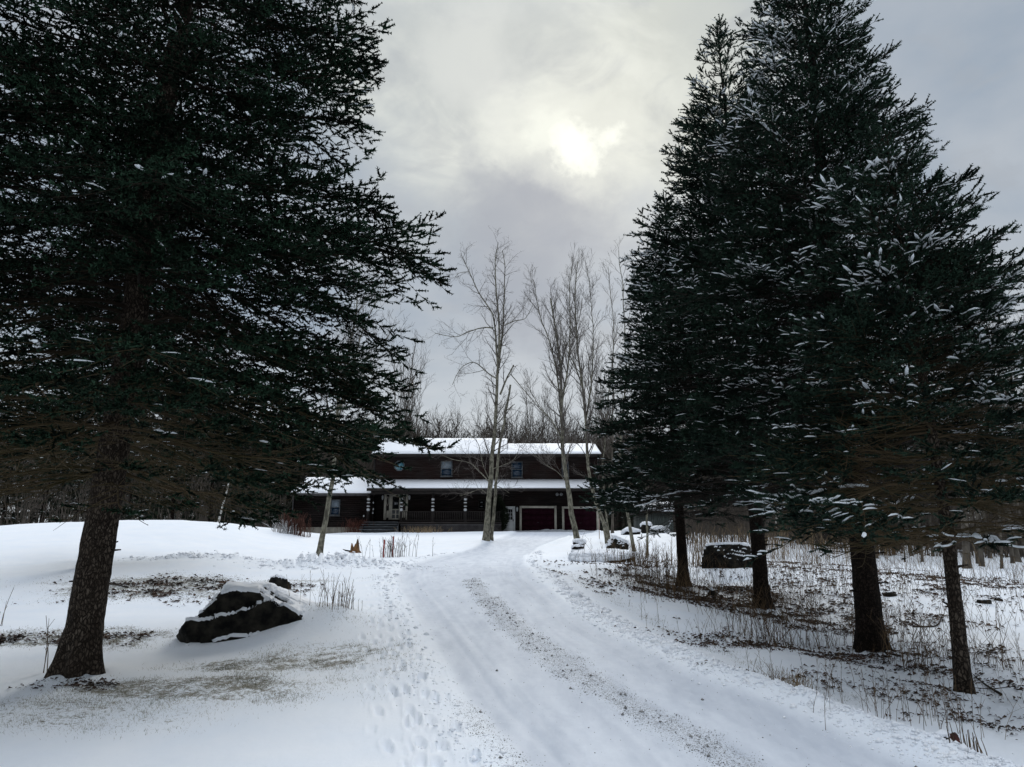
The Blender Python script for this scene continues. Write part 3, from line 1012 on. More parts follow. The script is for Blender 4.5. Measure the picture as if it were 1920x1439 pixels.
    for px in (690.5, 752.5, 811.5, 872.5):
        xx = pt(px, 950, Yp0 + .12)[0]; z1_ = ze2 - .4
        f = MB(); f.box(xx - .085, xx + .085, Yp0 + .05, Yp0 + .22, zfl - .1, z1_)
        po = part(f, 'porch_post', M_TRIMD)
        for (py, h) in ((936.5, .085), (942.8, .045), (949.5, .045), (956.2, .10)):
            zc = hz(py, Yp0)
            f = MB(); f.tubes([[(xx, Yp0 + .135, zc - h), (xx, Yp0 + .135, zc - h * .6), (xx, Yp0 + .135, zc + h * .6), (xx, Yp0 + .135, zc + h)]], [[.10, .125, .125, .10]], 10)
            part(f, 'post_collar', M_WGLASS, po)
    # small white lantern bits hanging left of door
    for (px, py, Y) in ((700, 943, 57), (699, 962, 57), (700, 955, 57), (682, 968, 55.5)):
        c0 = pt(px, py, Y); f = MB(); f.tubes([[(c0[0], Y, c0[2] - .07), (c0[0], Y, c0[2]), (c0[0], Y, c0[2] + .07)]], [[.03, .06, .03]], 8)
        part(f, 'lantern', M_WGLASS)
    zr1 = hz(960.5, Yp0); zr0 = hz(977, Yp0)
    f = MB(); xra = pt(754, 970, Yp0)[0]; xrb = xpr
    f.box(xra, xrb, Yp0 + .08, Yp0 + .16, zr1, zr1 + .05); f.box(xra, xrb, Yp0 + .09, Yp0 + .15, zr0 + .02, zr0 + .07)
    x = xra + .07
    while x < xrb - .05:
        f.box(x, x + .045, Yp0 + .095, Yp0 + .14, zr0 + .073, zr1 - .003); x += .135
    part(f, 'porch_railing', M_TRIMD)
    # lattice skirt
    f = MB(); zl1 = hz(985.5, Yp0); zl0 = hz(998, Yp0); xa_, xb_ = pt(751, 990, Yp0)[0], xpr
    yl = Yp0 - .02; h = zl1 - zl0; x = xa_
    f.box(xa_, xb_, yl - .06, yl + .02, zl1, zl1 + .07)
    while x < xb_ - h:
        for s_ in (0, 1):
            a = (x, zl0) if s_ == 0 else (x + h, zl0); b = (x + h, zl1) if s_ == 0 else (x, zl1)
            yy = yl - .012 * s_
            dxn = (.018 * (1 if s_ else -1), .018)
            f.add([(a[0] - .02, yy, a[1]), (a[0] + .02, yy, a[1]), (b[0] + .02, yy, b[1]), (b[0] - .02, yy, b[1])], [(0, 1, 2, 3)])
        x += .15
    part(f, 'lattice', M_FASC)
    f = MB(); f.box(xa_, xb_, yl + .03, yl + .06, zl0 - .3, zfl - .17); part(f, 'porch_skirt', M_TRIMD)

    # ---- garage doors
    for (a, b, c_, e) in ((974, 1044, 949, 995), (1053.5, 1123, 950, 996)):
        A = pt(a, c_, YS); B = pt(b, e, YS); w = .17
        xa_, xb_, z1_, z0_ = A[0], min(B[0], x1 - .05), A[2], B[2] - .15
        f = MB(); f.box(xa_, xa_ + w, YS - .07, YS, z0_, z1_); f.box(xb_ - w, xb_, YS - .07, YS, z0_, z1_)
        f.box(xa_ + w, xb_ - w, YS - .07, YS, z1_ - w, z1_)
        g = part(f, 'garage_door_frame', M_CREAM)
        f = MB(); n = 4; hh = (z1_ - w - z0_) / n
        for k in range(n):
            zz = z0_ + k * hh
            f.box(xa_ + w, xb_ - w, YS - .03, YS - .005, zz + .006, zz + hh - .006)
            nx = 4; ww = (xb_ - xa_ - 2 * w) / nx
            for j in range(nx):
                f.box(xa_ + w + j * ww + .08, xa_ + w + (j + 1) * ww - .08, YS - .045, YS - .0305, zz + .08, zz + hh - .08)
        dr = part(f, 'garage_door', M_GDOOR)
        xm = (xa_ + xb_) / 2
        f = MB(); f.bar((xm - .07, YS - .06, z0_ + .75), (xm + .07, YS - .06, z0_ + .75), .018, 6)
        part(f, 'handle', M_FASC, dr)

    # ---- white side door
    A = pt(944, 950, YS); B = pt(966, 996, YS)
    xa_, xb_, z1_, z0_ = A[0], B[0], A[2], B[2] - .1
    f = MB(); f.box(xa_, xa_ + .09, YS - .08, YS, z0_, z1_); f.box(xb_ - .09, xb_, YS - .08, YS, z0_, z1_); f.box(xa_ + .09, xb_ - .09, YS - .08, YS, z1_ - .09, z1_)
    sd_ = part(f, 'side_door_frame', M_WHITE)
    f = MB(); xi, xj = xa_ + .1, xb_ - .1
    zb = z0_ + .95; zt_ = z1_ - .22
    f.box(xi, xj, YS - .05, YS - .01, z0_ + .01, zb)
    f.box(xi, xi + .12, YS - .05, YS - .01, zb, z1_ - .095); f.box(xj - .12, xj, YS - .05, YS - .01, zb, z1_ - .095)
    f.box(xi + .12, xj - .12, YS - .05, YS - .01, zt_, z1_ - .095)
    for k in (1, 2):
        xx = xi + .12 + (xj - xi - .24) * k / 3; f.box(xx - .012, xx + .012, YS - .045, YS - .015, zb, zt_)
        zz = zb + (zt_ - zb) * k / 3; f.box(xi + .12, xj - .12, YS - .044, YS - .016, zz - .012, zz + .012)
    dd = part(f, 'side_door', M_WHITE)
    f = MB(); f.box(xi + .12, xj - .12, YS - .03, YS - .025, zb, zt_); part(f, 'pane', M_GLASS_D, dd)
    f = MB(); f.box(xj - .08, xj - .03, YS - .09, YS - .051, zb - .12, zb + .05); part(f, 'handle', M_BLACK, dd)
    return H


build_house()

# ------------------------------------------------------------------ spruces
# one shoot: chevrons of needles around an axis. 4 verts per chevron.
def needle_mesh(org, dirs, lens, rad, k, rng):
    """org,dirs (M,3) lens,rad (M,) -> verts, quads; k chevrons per shoot"""
    M = len(org)
    ref = np.where(np.abs(dirs[:, 2:3]) > .9, np.array([[1., 0, 0]]), np.array([[0, 0, 1.]]))
    a = norm(np.cross(dirs, ref)); b = np.cross(dirs, a)
    t = (np.arange(k) + .3)[None, :] / k + rng.uniform(-.4, .4, (M, k)) / k
    ang = rng.uniform(0, pi, (M, 1)) + (np.arange(k) * 2.2)[None, :] + rng.uniform(-.3, .3, (M, k))
    side = a[:, None, :] * np.cos(ang)[..., None] + b[:, None, :] * np.sin(ang)[..., None]
    ll = lens[:, None]; rr_ = rad[:, None] * (1 - .45 * np.clip(t, 0, 1) ** 3) * rng.uniform(.85, 1.2, (M, k))
    D = dirs[:, None, :]; O = org[:, None, :]
    c = O + D * (t * ll)[..., None]
    wth = ll / k * .62
    tipf = (rr_ * .95)[..., None] * D
    v0 = c + side * rr_[..., None] + tipf
    v2 = c - side * rr_[..., None] + tipf
    v1 = c + D * wth[..., None] * 1.05
    v3 = c - D * wth[..., None] * .35
    v = np.stack([v0, v1, v2, v3], 2).reshape(-1, 3)
    f = np.arange(len(v)).reshape(-1, 4)
    # opaque core: a slim spindle of three faces
    an = rng.uniform(0, 2 * pi, M)
    cs = []
    for q in range(3):
        sd = a * np.cos(an + q * 2.094)[:, None] + b * np.sin(an + q * 2.094)[:, None]
        cs.append(org + dirs * (lens * .45)[:, None] + sd * (rad * .50)[:, None])
    p0 = org; p1 = org + dirs * (lens * 1.04)[:, None]
    cv = np.stack([p0, cs[0], cs[1], cs[2], p1], 1).reshape(-1, 3)
    cf = np.array([(0, 1, 4, 2), (0, 2, 4, 3), (0, 3, 4, 1)])[None] + (np.arange(M) * 5)[:, None, None] + len(v)
    return np.concatenate([v, cv]), np.concatenate([f, cf.reshape(-1, 4)])


def snow_mesh(org, dirs, lens, wid, hgt):
    """elongated white caps lying on shoots"""
    M = len(org)
    d = dirs.copy(); sd = norm(np.cross(d, np.array([[0, 0, 1.]]))); up = norm(np.cross(sd, d))
    up = np.where(up[:, 2:3] < 0, -up, up)
    vs = []
    sec = ((-.02, .05), (.25, .9), (.7, 1.0), (1.03, .12))
    for (t, w) in sec:
        base = org + d * (lens * t)[:, None]
        for (s_, u_) in ((-1, .15), (-.55, .85), (.1, 1.1), (.7, .75), (1, .1)):
            vs.append(base + sd * (s_ * w * wid)[:, None] + up * (u_ * w * hgt)[:, None] + up * (.016))
    v = np.stack(vs, 1)  # M,20,3
    f = []
    for a in range(3):
        for b in range(4):
            f.append((a * 5 + b, (a + 1) * 5 + b, (a + 1) * 5 + b + 1, a * 5 + b + 1))
    for a in range(3):
        f.append((a * 5, a * 5 + 4, (a + 1) * 5 + 4, (a + 1) * 5))
    f.append((0, 1, 2, 4)); f.append((19, 17, 16, 15))
    f = np.array(f)[None] + (np.arange(M) * 20)[:, None, None]
    return v.reshape(-1, 3), f.reshape(-1, 4)


def spruce(name, label, base, apex, R, zlow, zlive, seed, prof=.8, droop=.15, e_low=-.05, e_top=.75, step=.33, per=6,
           side_d=.11, shoot_d=.07, k=7, rad=.024, slen=.13, snow=.5, snow_size=1.0, live_frac=.6, lean=(0, 0), trunk_r=.25, bark=None, needle=None,
           twig=None, upsh=.35, gaps=.12, group=None, cat='tree', flare=1.35, shoot_up=.25, snow_zmax=99, snow_az=None, ymul=1.0, stubs=8, lowt=.12, lowr=.75, heavy=.12, ztop_dense=99, azmask=None, snow_pat=4.0):
    rng = np.random.default_rng(seed)
    bx, by, bz = base; H = apex - bz
    root = empty(name, (bx, by, bz))
    tag(root, label, cat, group)

    def axis(z):  # trunk centre at height above base
        t = z / H
        return np.stack([np.asarray(lean[0] * t ** 1.3 * H + .05 * np.sin(z * .6 + seed) * np.minimum(t * 4, 1)), np.asarray(lean[1] * t * H), np.asarray(z, float)], -1)
    tw, needles_o, needles_d, needles_l, needles_r = [], [], [], [], []
    tw2 = []; main = []; mainr = []
    sno_o, sno_d, sno_l, sno_w = [], [], [], []; strips, stripr = [], []
    z = zlow
    while z < H - .25:
        t = (z - zlow) / (H - zlow)
        rz = R * ymul * max(1e-3, (1 - t)) ** prof
        if t < lowt: rz *= lowr + (1 - lowr) * t / lowt
        rz *= rng.uniform(.82, 1.08) + .07 * sin(z * 2.3 + seed)
        nb = per if rz > .8 else 5
        a0 = rng.uniform(0, 2 * pi)
        for b in range(nb):
            if rng.random() < gaps: continue
            az = a0 + 2 * pi * b / nb + rng.normal(0, .22)
            Lb = rz * rng.uniform(.74, 1.05) * (1 + .12 * sin(2 * az + seed))
            zz = z + rng.normal(0, .13) * step
            if zz < zlow * .8: continue
            e0 = e_low + (e_top - e_low) * t ** 1.6 + rng.normal(0, .06)
            dr = droop * (1 - t) * rng.uniform(.6, 1.4) * (.35 + .65 * min(1, t / .18))
            K = 9; s = np.linspace(0, 1, K)
            h = Lb * s * (1 - .04 * s); zoff = Lb * (e0 * s - dr * 1.6 * s ** 2 + (upsh * (1 - .5 * t)) * dr * 2.2 * s ** 4 + .02 * np.sin(s * 9 + az * 3))
            wob = Lb * (.05 * np.sin(s * 4 + az * 5) * s)
            ca, sa = cos(az), sin(az)
            o = axis(zz)
            pth = np.stack([o[0] + ca * h - sa * wob, o[1] + sa * h + ca * wob, zz + zoff], -1)
            main.append(pth); br = .006 + .0065 * Lb
            mainr.append(br * (1 - .85 * s))
            lfz = min(.92, live_frac + .35 * np.clip((t - .15) / .4, 0, 1))
            live_from = 1 - lfz if zz > zlive else 1.0 - live_frac * .35 * rng.uniform(0.0, 1.5)
            ff = ztop_dense < zz
            q_ = rng.random(); lowz = 1 - t
            bsn = 2.6 if q_ < heavy * (.4 + .9 * lowz) else (1.0 if q_ < .55 else .35)
            bsz = rng.uniform(1.2, 1.6) if bsn > 2 else rng.uniform(.5, .9)
            # side branches
            sd_ = side_d * (1.8 if ff else 1)
            n = max(3, int(Lb * .9 / sd_))
            si = np.linspace(.10 if Lb > 1 else .05, .985, n) + rng.uniform(-.4, .4, n) * sd_ / Lb
            si = np.clip(si, .03, .99)
            sg = np.where(np.arange(n) % 2 == 0, 1, -1)
            idx = si * (K - 1); i0 = np.minimum(idx.astype(int), K - 2); fr = (idx - i0)[:, None]
            p0 = pth[i0] * (1 - fr) + pth[i0 + 1] * fr
            tg = norm(pth[i0 + 1] - pth[i0])
            hor = norm(np.cross(tg, np.array([0, 0, 1.])))
            ang = np.radians(rng.uniform(42, 66, n)) * (1 - .25 * si)
            sdir = norm(tg * np.cos(ang)[:, None] + hor * (sg * np.sin(ang))[:, None] + np.array([0, 0, 1.]) * rng.normal(-.04, .14, n)[:, None])
            ls = np.clip(Lb * (.10 + .42 * np.sin(np.clip(si * 1.15, 0, 1) * pi) ** .8) * rng.uniform(.5, 1.05, n), .10, 1.25) * np.clip((1.06 - si) * 3.2, .3, 1)
            K2 = 5; s2 = np.linspace(0, 1, K2)
            sp = p0[:, None, :] + sdir[:, None, :] * (ls[:, None] * s2[None])[..., None]
            sp[..., 2] += (-(.16 * ls)[:, None] * s2[None] ** 2 + (.09 * ls)[:, None] * s2[None] ** 4 * 1.5)
            sp += (norm(tg)[:, None, :] * (.18 * ls[:, None] * s2[None] ** 2)[..., None])
            tw.append(sp)
            if bsn > 2 and snow > .3 and rng.random() < .75:
                for _q in range(int(Lb * 7)):
                    u_ = rng.uniform(.42, .97); j_ = min(int(u_ * (K - 1)), K - 2); f_ = u_ * (K - 1) - j_
                    c_ = pth[j_] * (1 - f_) + pth[j_ + 1] * f_; t_ = norm(pth[j_ + 1] - pth[j_])
                    lat = np.array([-sa, ca, 0]) * rng.normal(0, .05) + [0, 0, .022]
                    hl = rng.uniform(.04, .11)
                    strips.append(np.array([[c_ - t_ * hl, c_ + [0, 0, .006], c_ + t_ * hl]]) + lat)
                    stripr.append(np.array([[.006, rng.uniform(.013, .022), .007]]) * snow_size)
                cc_ = sp[(si > .55) & (rng.random(n) < .6)]; u4 = rng.uniform(.3, 1.3, (len(cc_), 3))
                if len(cc_): strips.append(cc_[:, 2:] + np.array([0, 0, .016])); stripr.append(u4 * .0115 * snow_size * np.array([[.7, 1, .6]]))
            # shoots on side branches
            m = max(2, int(.75 / (shoot_d * (1.6 if ff else 1))))
            for q in range(n):
                mm = max(2, int(ls[q] / (shoot_d * (1.6 if ff else 1))))
                u = (np.arange(mm) + rng.uniform(.2, .8, mm)) / mm
                u = np.concatenate([u, [.97]])
                ii = np.minimum((u * (K2 - 1)).astype(int), K2 - 2); f2 = (u * (K2 - 1) - ii)[:, None]
                po = sp[q][ii] * (1 - f2) + sp[q][ii + 1] * f2
                td = norm(sp[q][ii + 1] - sp[q][ii])
                hs = norm(np.cross(td, np.array([0, 0, 1.])))
                sg2 = np.where((np.arange(mm + 1) % 2) == 0, 1., -1.)
                an = np.radians(rng.uniform(28, 55, mm + 1)); an[-1] = 0
                up_ = rng.normal(shoot_up, .30, mm + 1)
                dd = norm(td * np.cos(an)[:, None] + hs * (sg2 * np.sin(an))[:, None] + np.array([0, 0, 1.]) * up_[:, None])
                # how far out this shoot is, 0..1 along the branch
                out = np.clip(si[q] + (ls[q] * u * .55) / Lb, 0, 1.2)
                alive = (out + rng.normal(0, .06, mm + 1)) > live_from
                le = slen * rng.uniform(.65, 1.35, mm + 1)
                if alive.any():
                    needles_o.append(po[alive]); needles_d.append(dd[alive]); needles_l.append(le[alive]); needles_r.append((1 + .30 * np.clip((out[alive] - .7) * 4, 0, 1)))
                dead = (~alive) & (rng.random(mm + 1) < .6)
                if dead.any():
                    e = po[dead] + dd[dead] * le[dead][:, None] * 1.2
                    tw2.append(np.stack([po[dead], e], 1))
                if snow > 0 and zz < snow_zmax:
                    nv = vnoise(po[:, 0] * snow_pat + seed, po[:, 1] * snow_pat + po[:, 2] * 2)
                    pr = snow * bsn * np.clip(.55 + 1.1 * nv, .05, 2) * np.clip((out - (.40 if bsn > 2 else .6)) * 3.0, 0, 1)
                    if snow_az is not None:
                        pr = pr * (.35 + .65 * max(0, cos(az - snow_az)))
                    pr = pr * (rng.random(mm + 1) < .9)
                    ss = alive & (rng.random(mm + 1) < pr)
                    if ss.any():
                        sno_o.append(po[ss]); d3 = dd[ss].copy(); d3[:, 2] = np.clip(d3[:, 2] * .35, -.3, .35); sno_d.append(norm(d3)); sno_l.append(le[ss] * rng.uniform(.7, 1.1, ss.sum())); sno_w.append(rng.uniform(.6, 1.15, ss.sum()) * bsz)
            # main axis shoots near the tip
            if zz > zlive or True:
                mm = int(Lb * .55 / .05)
                u = np.linspace(.5, 1, mm); ii = np.minimum((u * (K - 1)).astype(int), K - 2); f2 = (u * (K - 1) - ii)[:, None]
                po = pth[ii] * (1 - f2) + pth[ii + 1] * f2; td = norm(pth[ii + 1] - pth[ii])
                dd = norm(td + rng.normal(0, .35, (mm, 3)) + np.array([0, 0, .25]))
                al = u > live_from
                if al.any():
                    needles_o.append(po[al]); needles_d.append(dd[al]); needles_l.append(np.full(al.sum(), slen * .9)); needles_r.append(np.full(al.sum(), 1.15))
        z += step * (1 - .35 * t)
    # leader
    for i in range(14):
        zz = H - i * .09
        for _ in range(3 if i else 1):
            d = np.array([rng.normal(0, .5), rng.normal(0, .5), 1.0 if i else 3.0])
            needles_o.append(axis(zz)[None] - [[0, 0, .1]]); needles_d.append(norm(d)[None]); needles_l.append(np.array([slen * 1.1])); needles_r.append(np.ones(1))
    # trunk
    zs = np.concatenate([[-.35, -.1, .03, .12, .28, .6], np.linspace(1, H, 22)])
    tr = trunk_r * np.where(zs < .6, 1 + (flare - 1) * np.clip((.6 - zs) / .6, 0, 1.2) ** 2, 1.0) * np.clip(1 - np.maximum(zs, 0) / H, .02, 1) ** .85
    cz = axis(np.maximum(zs, 0)); cz[:, 2] = zs
    nseg = 40; zf = np.interp(np.linspace(0, len(zs) - 1, 260), np.arange(len(zs)), zs)
    trf = np.interp(zf, zs, tr); czf = axis(np.maximum(zf, 0)); czf[:, 2] = zf
    tb = MB(); tb.tubes([czf], [trf], nseg)
    v = tb.v[0]; cc = np.repeat(czf, nseg, 0); rv = v - cc; rl = np.linalg.norm(rv[:, :2], axis=1)
    th = np.arctan2(rv[:, 1], rv[:, 0])
    nz = fbm(th * 7 + 50, v[:, 2] * 3.2, 4, seed % 7, .7) + .6 * fbm(th * 16 + 50, v[:, 2] * 9, 2, 3)
    seam = np.abs(((th + pi) / (2 * pi)) - .5) * 2
    nz = nz * np.clip((1 - seam) * 12, 0, 1)
    lob = .24 * np.cos(th * 5 + seed) * np.clip(.5 - v[:, 2], 0, .6) / .6
    kf = 1 + nz[:, None] * .07 + lob[:, None]
    tb.v[0] = cc + rv * kf
    to = tb.build('trunk', bark, root, True)
    # branch stubs low on the trunk
    for i in range(stubs):
        st = MB()
        zz = rng.uniform(.9, max(1.2, zlow)); az = rng.uniform(0, 2 * pi); r0 = trunk_r * .9
        o = axis(zz); l = rng.uniform(.04, .20) * min(1, trunk_r * 7)
        st.tubes([[o + np.array([cos(az) * r0 * .7, sin(az) * r0 * .7, 0]), o + np.array([cos(az) * (r0 + l), sin(az) * (r0 + l), rng.uniform(-.03, .06)])]], [[.018, .008]], 5)
        st.build('branch_stub', bark, to)
    # boughs
    mb = MB(); mb.tubes(np.array(main), np.array(mainr), 5)
    a = np.concatenate(tw); mb.tubes(a, np.tile(np.linspace(.007, .003, a.shape[1]), (len(a), 1)), 3)
    if tw2:
        a = np.concatenate(tw2); mb.tubes(a, np.tile([[.0035, .002]], (len(a), 1)), 3)
    cr = mb.build('boughs', twig, root)
    O = np.concatenate(needles_o); D = np.concatenate(needles_d); Ln = np.concatenate(needles_l)
    v, f = needle_mesh(O, D, Ln, rad * np.concatenate(needles_r) * rng.uniform(.8, 1.15, len(O)), k, rng)
    nb_ = MB(); nb_.add(v, f); nb_.build('crown', needle, root)
    if sno_o:
        O2 = np.concatenate(sno_o); D2 = np.concatenate(sno_d); L2 = np.concatenate(sno_l); w = np.concatenate(sno_w)
        v, f = snow_mesh(O2, D2, L2 * (.95 + .1 * snow_size), .010 * snow_size * w + .003, .009 * snow_size * w + .003)
        sb_ = MB(); sb_.add(v, f)
        if strips: sb_.tubes(np.concatenate(strips), np.concatenate(stripr), 5)
        sb_.build('snow_cover', M_CAPSNOW, root, True)
    print(name, 'shoots', len(O), 'snow', 0 if not sno_o else len(O2))
    return root


def base_of(px, py):
    x, y = hit(px, py)
    return (x, y, gz(x, y) - .02)


def apex_z(px, py, Y):
    return P(px, py, Y)[2]


B = base_of(145, 1268)
spruce('spruce_tree', 'huge near spruce with thick leaning scaly trunk left of the snowy boulder', B, B[2] + 17.5, 4.65, 2.35, 3.2, 107, prof=.84,
       droop=.22, e_low=-.13, e_top=.10, step=.52, per=12, k=6, side_d=.11, shoot_d=.072, rad=.031, slen=.17, snow=.06, snow_size=1.25, live_frac=.60, lean=(.045, 0), trunk_r=.205, lowt=.115, lowr=.44, heavy=.09,
       bark=M_BARK_SP, needle=M_NEEDLE_L, twig=M_TWIG_B, gaps=.20, stubs=9, ztop_dense=11, flare=1.3)
B = base_of(1810, 1310)
spruce('spruce_tree', 'slender spruce nearest the right edge, thin knobbly trunk, thick snow on low boughs', B, apex_z(1667, 225, B[1]), 2.5, 1.75, 2.0, 202, prof=.88,
       droop=.10, e_low=.0, e_top=.9, step=.30, per=11, k=7, side_d=.08, shoot_d=.055, rad=.025, slen=.15, snow=.42, snow_size=1.3, live_frac=.40, trunk_r=.085,
       bark=M_BARK_SP, needle=M_NEEDLE, twig=M_TWIG_B, gaps=.22, stubs=14, flare=1.15, heavy=.28)
B = base_of(1636, 1228)
spruce('spruce_tree', 'tallest spruce on the right bank with a stout near-black trunk, second from the right edge', B, apex_z(1500, -150, B[1]), 3.2, 2.5, 3.2, 303, prof=.80,
       droop=.12, e_low=.0, e_top=.8, step=.40, per=13, k=6, side_d=.10, shoot_d=.068, rad=.029, slen=.17, snow=.48, snow_size=1.2, live_frac=.45, trunk_r=.20,
       bark=M_BARK_DK, needle=M_NEEDLE, twig=M_TWIG_D, gaps=.16, stubs=12, heavy=.22)
B = base_of(1430, 1143)
spruce('spruce_tree', 'tall dense spruce with dark trunk beside the large dark boulder', B, apex_z(1355, 42, B[1]), 3.75, 2.5, 3.0, 404, prof=.88,
       droop=.12, e_low=.0, e_top=.85, step=.44, per=13, k=5, side_d=.12, shoot_d=.082, rad=.033, slen=.19, snow=.48, snow_size=1.3, live_frac=.50, trunk_r=.165,
       bark=M_BARK_DK, needle=M_NEEDLE, twig=M_TWIG_D, gaps=.15, stubs=8, heavy=.18)
B = base_of(1282, 1108)
spruce('spruce_tree', 'shortest roadside spruce with a thin dark trunk, closest to the garage', B, apex_z(1237, 362, B[1]), 2.75, 1.9, 2.2, 505, prof=.92,
       droop=.12, e_low=-.02, e_top=.85, step=.40, per=12, k=5, side_d=.12, shoot_d=.085, rad=.035, slen=.20, snow=.5, snow_size=1.4, live_frac=.58, trunk_r=.14,
       bark=M_BARK_DK, needle=M_NEEDLE, twig=M_TWIG_D, gaps=.14, stubs=5, heavy=.18)
# second spruce behind the big one
bx, by = P(192, 1000, 21.0)[0], 21.0
B = (bx, by, gz(bx, by) - .05)
spruce('spruce_tree', 'spruce standing behind the huge near spruce at the far left', B, B[2] + 15, 4.2, 3.0, 3.6, 606, prof=.75,
       droop=.14, e_low=-.05, e_top=.6, step=.55, per=12, k=4, side_d=.15, shoot_d=.10, rad=.038, slen=.21, snow=.2, snow_size=1.5, live_frac=.6, trunk_r=.2,
       bark=M_BARK_DK, needle=M_NEEDLE_L, twig=M_TWIG_B, gaps=.22, stubs=0, flare=1.15)

# ------------------------------------------------------------------ bare trees


def bare_children(rng, pts, rads, lvl, maxl, out, dens, up, lenk, spread, mint):
    seg = np.linalg.norm(np.diff(pts, axis=0), axis=1); Lt = seg.sum()
    n = int(Lt * dens[lvl] + rng.random())
    cum = np.concatenate([[0], np.cumsum(seg)]) / Lt
    for c in range(n):
        t = mint + (1 - mint) * ((c + rng.random()) / max(n, 1))
        i = min(np.searchsorted(cum, t) - 1, len(seg) - 1); i = max(i, 0)
        f = (t - cum[i]) / max(cum[i + 1] - cum[i], 1e-6)
        p = pts[i] * (1 - f) + pts[i + 1] * f
        tg = (pts[i + 1] - pts[i]) / (seg[i] + 1e-9)
        r = rads[min(i + 1, len(rads) - 1)]
        a = rng.normal(size=3); a -= tg * a.dot(tg); a /= np.linalg.norm(a) + 1e-9
        th = math.radians(rng.uniform(*spread))
        d = tg * math.cos(th) + a * math.sin(th)
        l = lenk[lvl] * rng.uniform(.5, 1.15) * (1.15 - .6 * t)
        K = 5 if lvl == 0 else 4
        q = [p]; dd = d.copy()
        for k in range(K - 1):
            dd = dd + np.array([0, 0, up]) + rng.normal(0, .16, 3); dd /= np.linalg.norm(dd)
            q.append(q[-1] + dd * l / (K - 1))
        q = np.array(q); r0 = max(min(r * .6, .012 + l * .014), .0045)
        rr_ = np.linspace(r0, max(.0035, r0 * .3), K)
        out.setdefault((K, lvl), []).append((q, rr_))
        if lvl + 1 < maxl:
            bare_children(rng, q, rr_, lvl + 1, maxl, out, dens, up, lenk, spread, .15)


def smooth_path(p, n):
    p = np.asarray(p, float)
    t = np.concatenate([[0], np.cumsum(np.linalg.norm(np.diff(p, axis=0), axis=1))]); t /= t[-1]
    u = np.linspace(0, 1, n)
    # catmull-rom through the points
    out = []
    for a in u:
        i = min(max(np.searchsorted(t, a) - 1, 0), len(p) - 2)
        f = (a - t[i]) / (t[i + 1] - t[i] + 1e-9)
        p0 = p[max(i - 1, 0)]; p1 = p[i]; p2 = p[i + 1]; p3 = p[min(i + 2, len(p) - 1)]
        out.append(.5 * ((2 * p1) + (-p0 + p2) * f + (2 * p0 - 5 * p1 + 4 * p2 - p3) * f * f + (-p0 + 3 * p1 - 3 * p2 + p3) * f ** 3))
    return np.array(out)


def bare_tree(name, label, limbs, seed, Y, bark=None, twig=None, dens=(1.3, 3.2, 5.0), up=.10, lenk=(1.6, .7, .35), spread=(28, 62), maxl=3, group=None, cat='tree',
              twr=1.0, limbk=.62, snowy=0, tags=True, mint=.3, trunk_n=10):
    """limbs: list of (points (world or pixel lists), r0, r1); the first starts at the ground"""
    rng = np.random.default_rng(seed)
    base = np.array(limbs[0][0][0], float)
    root = empty(name, base)
    if tags: tag(root, label, cat, group)
    tr = MB(); out = {}
    sn = []
    for li, (p, r0, r1) in enumerate(limbs):
        q = smooth_path(np.asarray(p) - base, 16)
        L_ = np.linalg.norm(np.diff(q, axis=0), axis=1).sum()
        q[1:-1] += rng.normal(0, .012 * L_ / 8, (14, 3))
        r0 *= limbk; r1 *= limbk
        rr_ = r0 + (r1 - r0) * np.linspace(0, 1, 16) ** .7
        if li == 0:
            q = np.vstack([q[0] - [0, 0, .3], q[0], q[0] * .7 + q[1] * .3, q[1:]]); rr_ = np.concatenate([[r0 * 1.5, r0 * 1.3, r0 * 1.05], rr_[1:]])
        tr.tubes([q], [rr_], trunk_n if li == 0 else 6)
        bare_children(rng, q, rr_, 0, maxl, out, dens, up, lenk, spread, mint if li == 0 else .12)
        if snowy and li:
            sn.append((q, rr_))
    tr.build('trunk', bark or M_BARK_GR, root, True)
    cr = MB()
    for (K, lvl), lst in out.items():
        cr.tubes(np.array([a for a, b in lst]), np.array([b for a, b in lst]) * twr, 4 if lvl == 0 else 3)
    cr.build('crown', twig or M_TWIG_G, root)
    return root


def PL(Y, lst, dy=0.0):
    """pixel polyline at distance Y (dy: how far the far end comes forward or back)"""
    n = max(len(lst) - 1, 1)
    return [P(px, py, Y + dy * i / n) for i, (px, py) in enumerate(lst)]


def foot(px, py):
    x, y = hit(px, py); return y


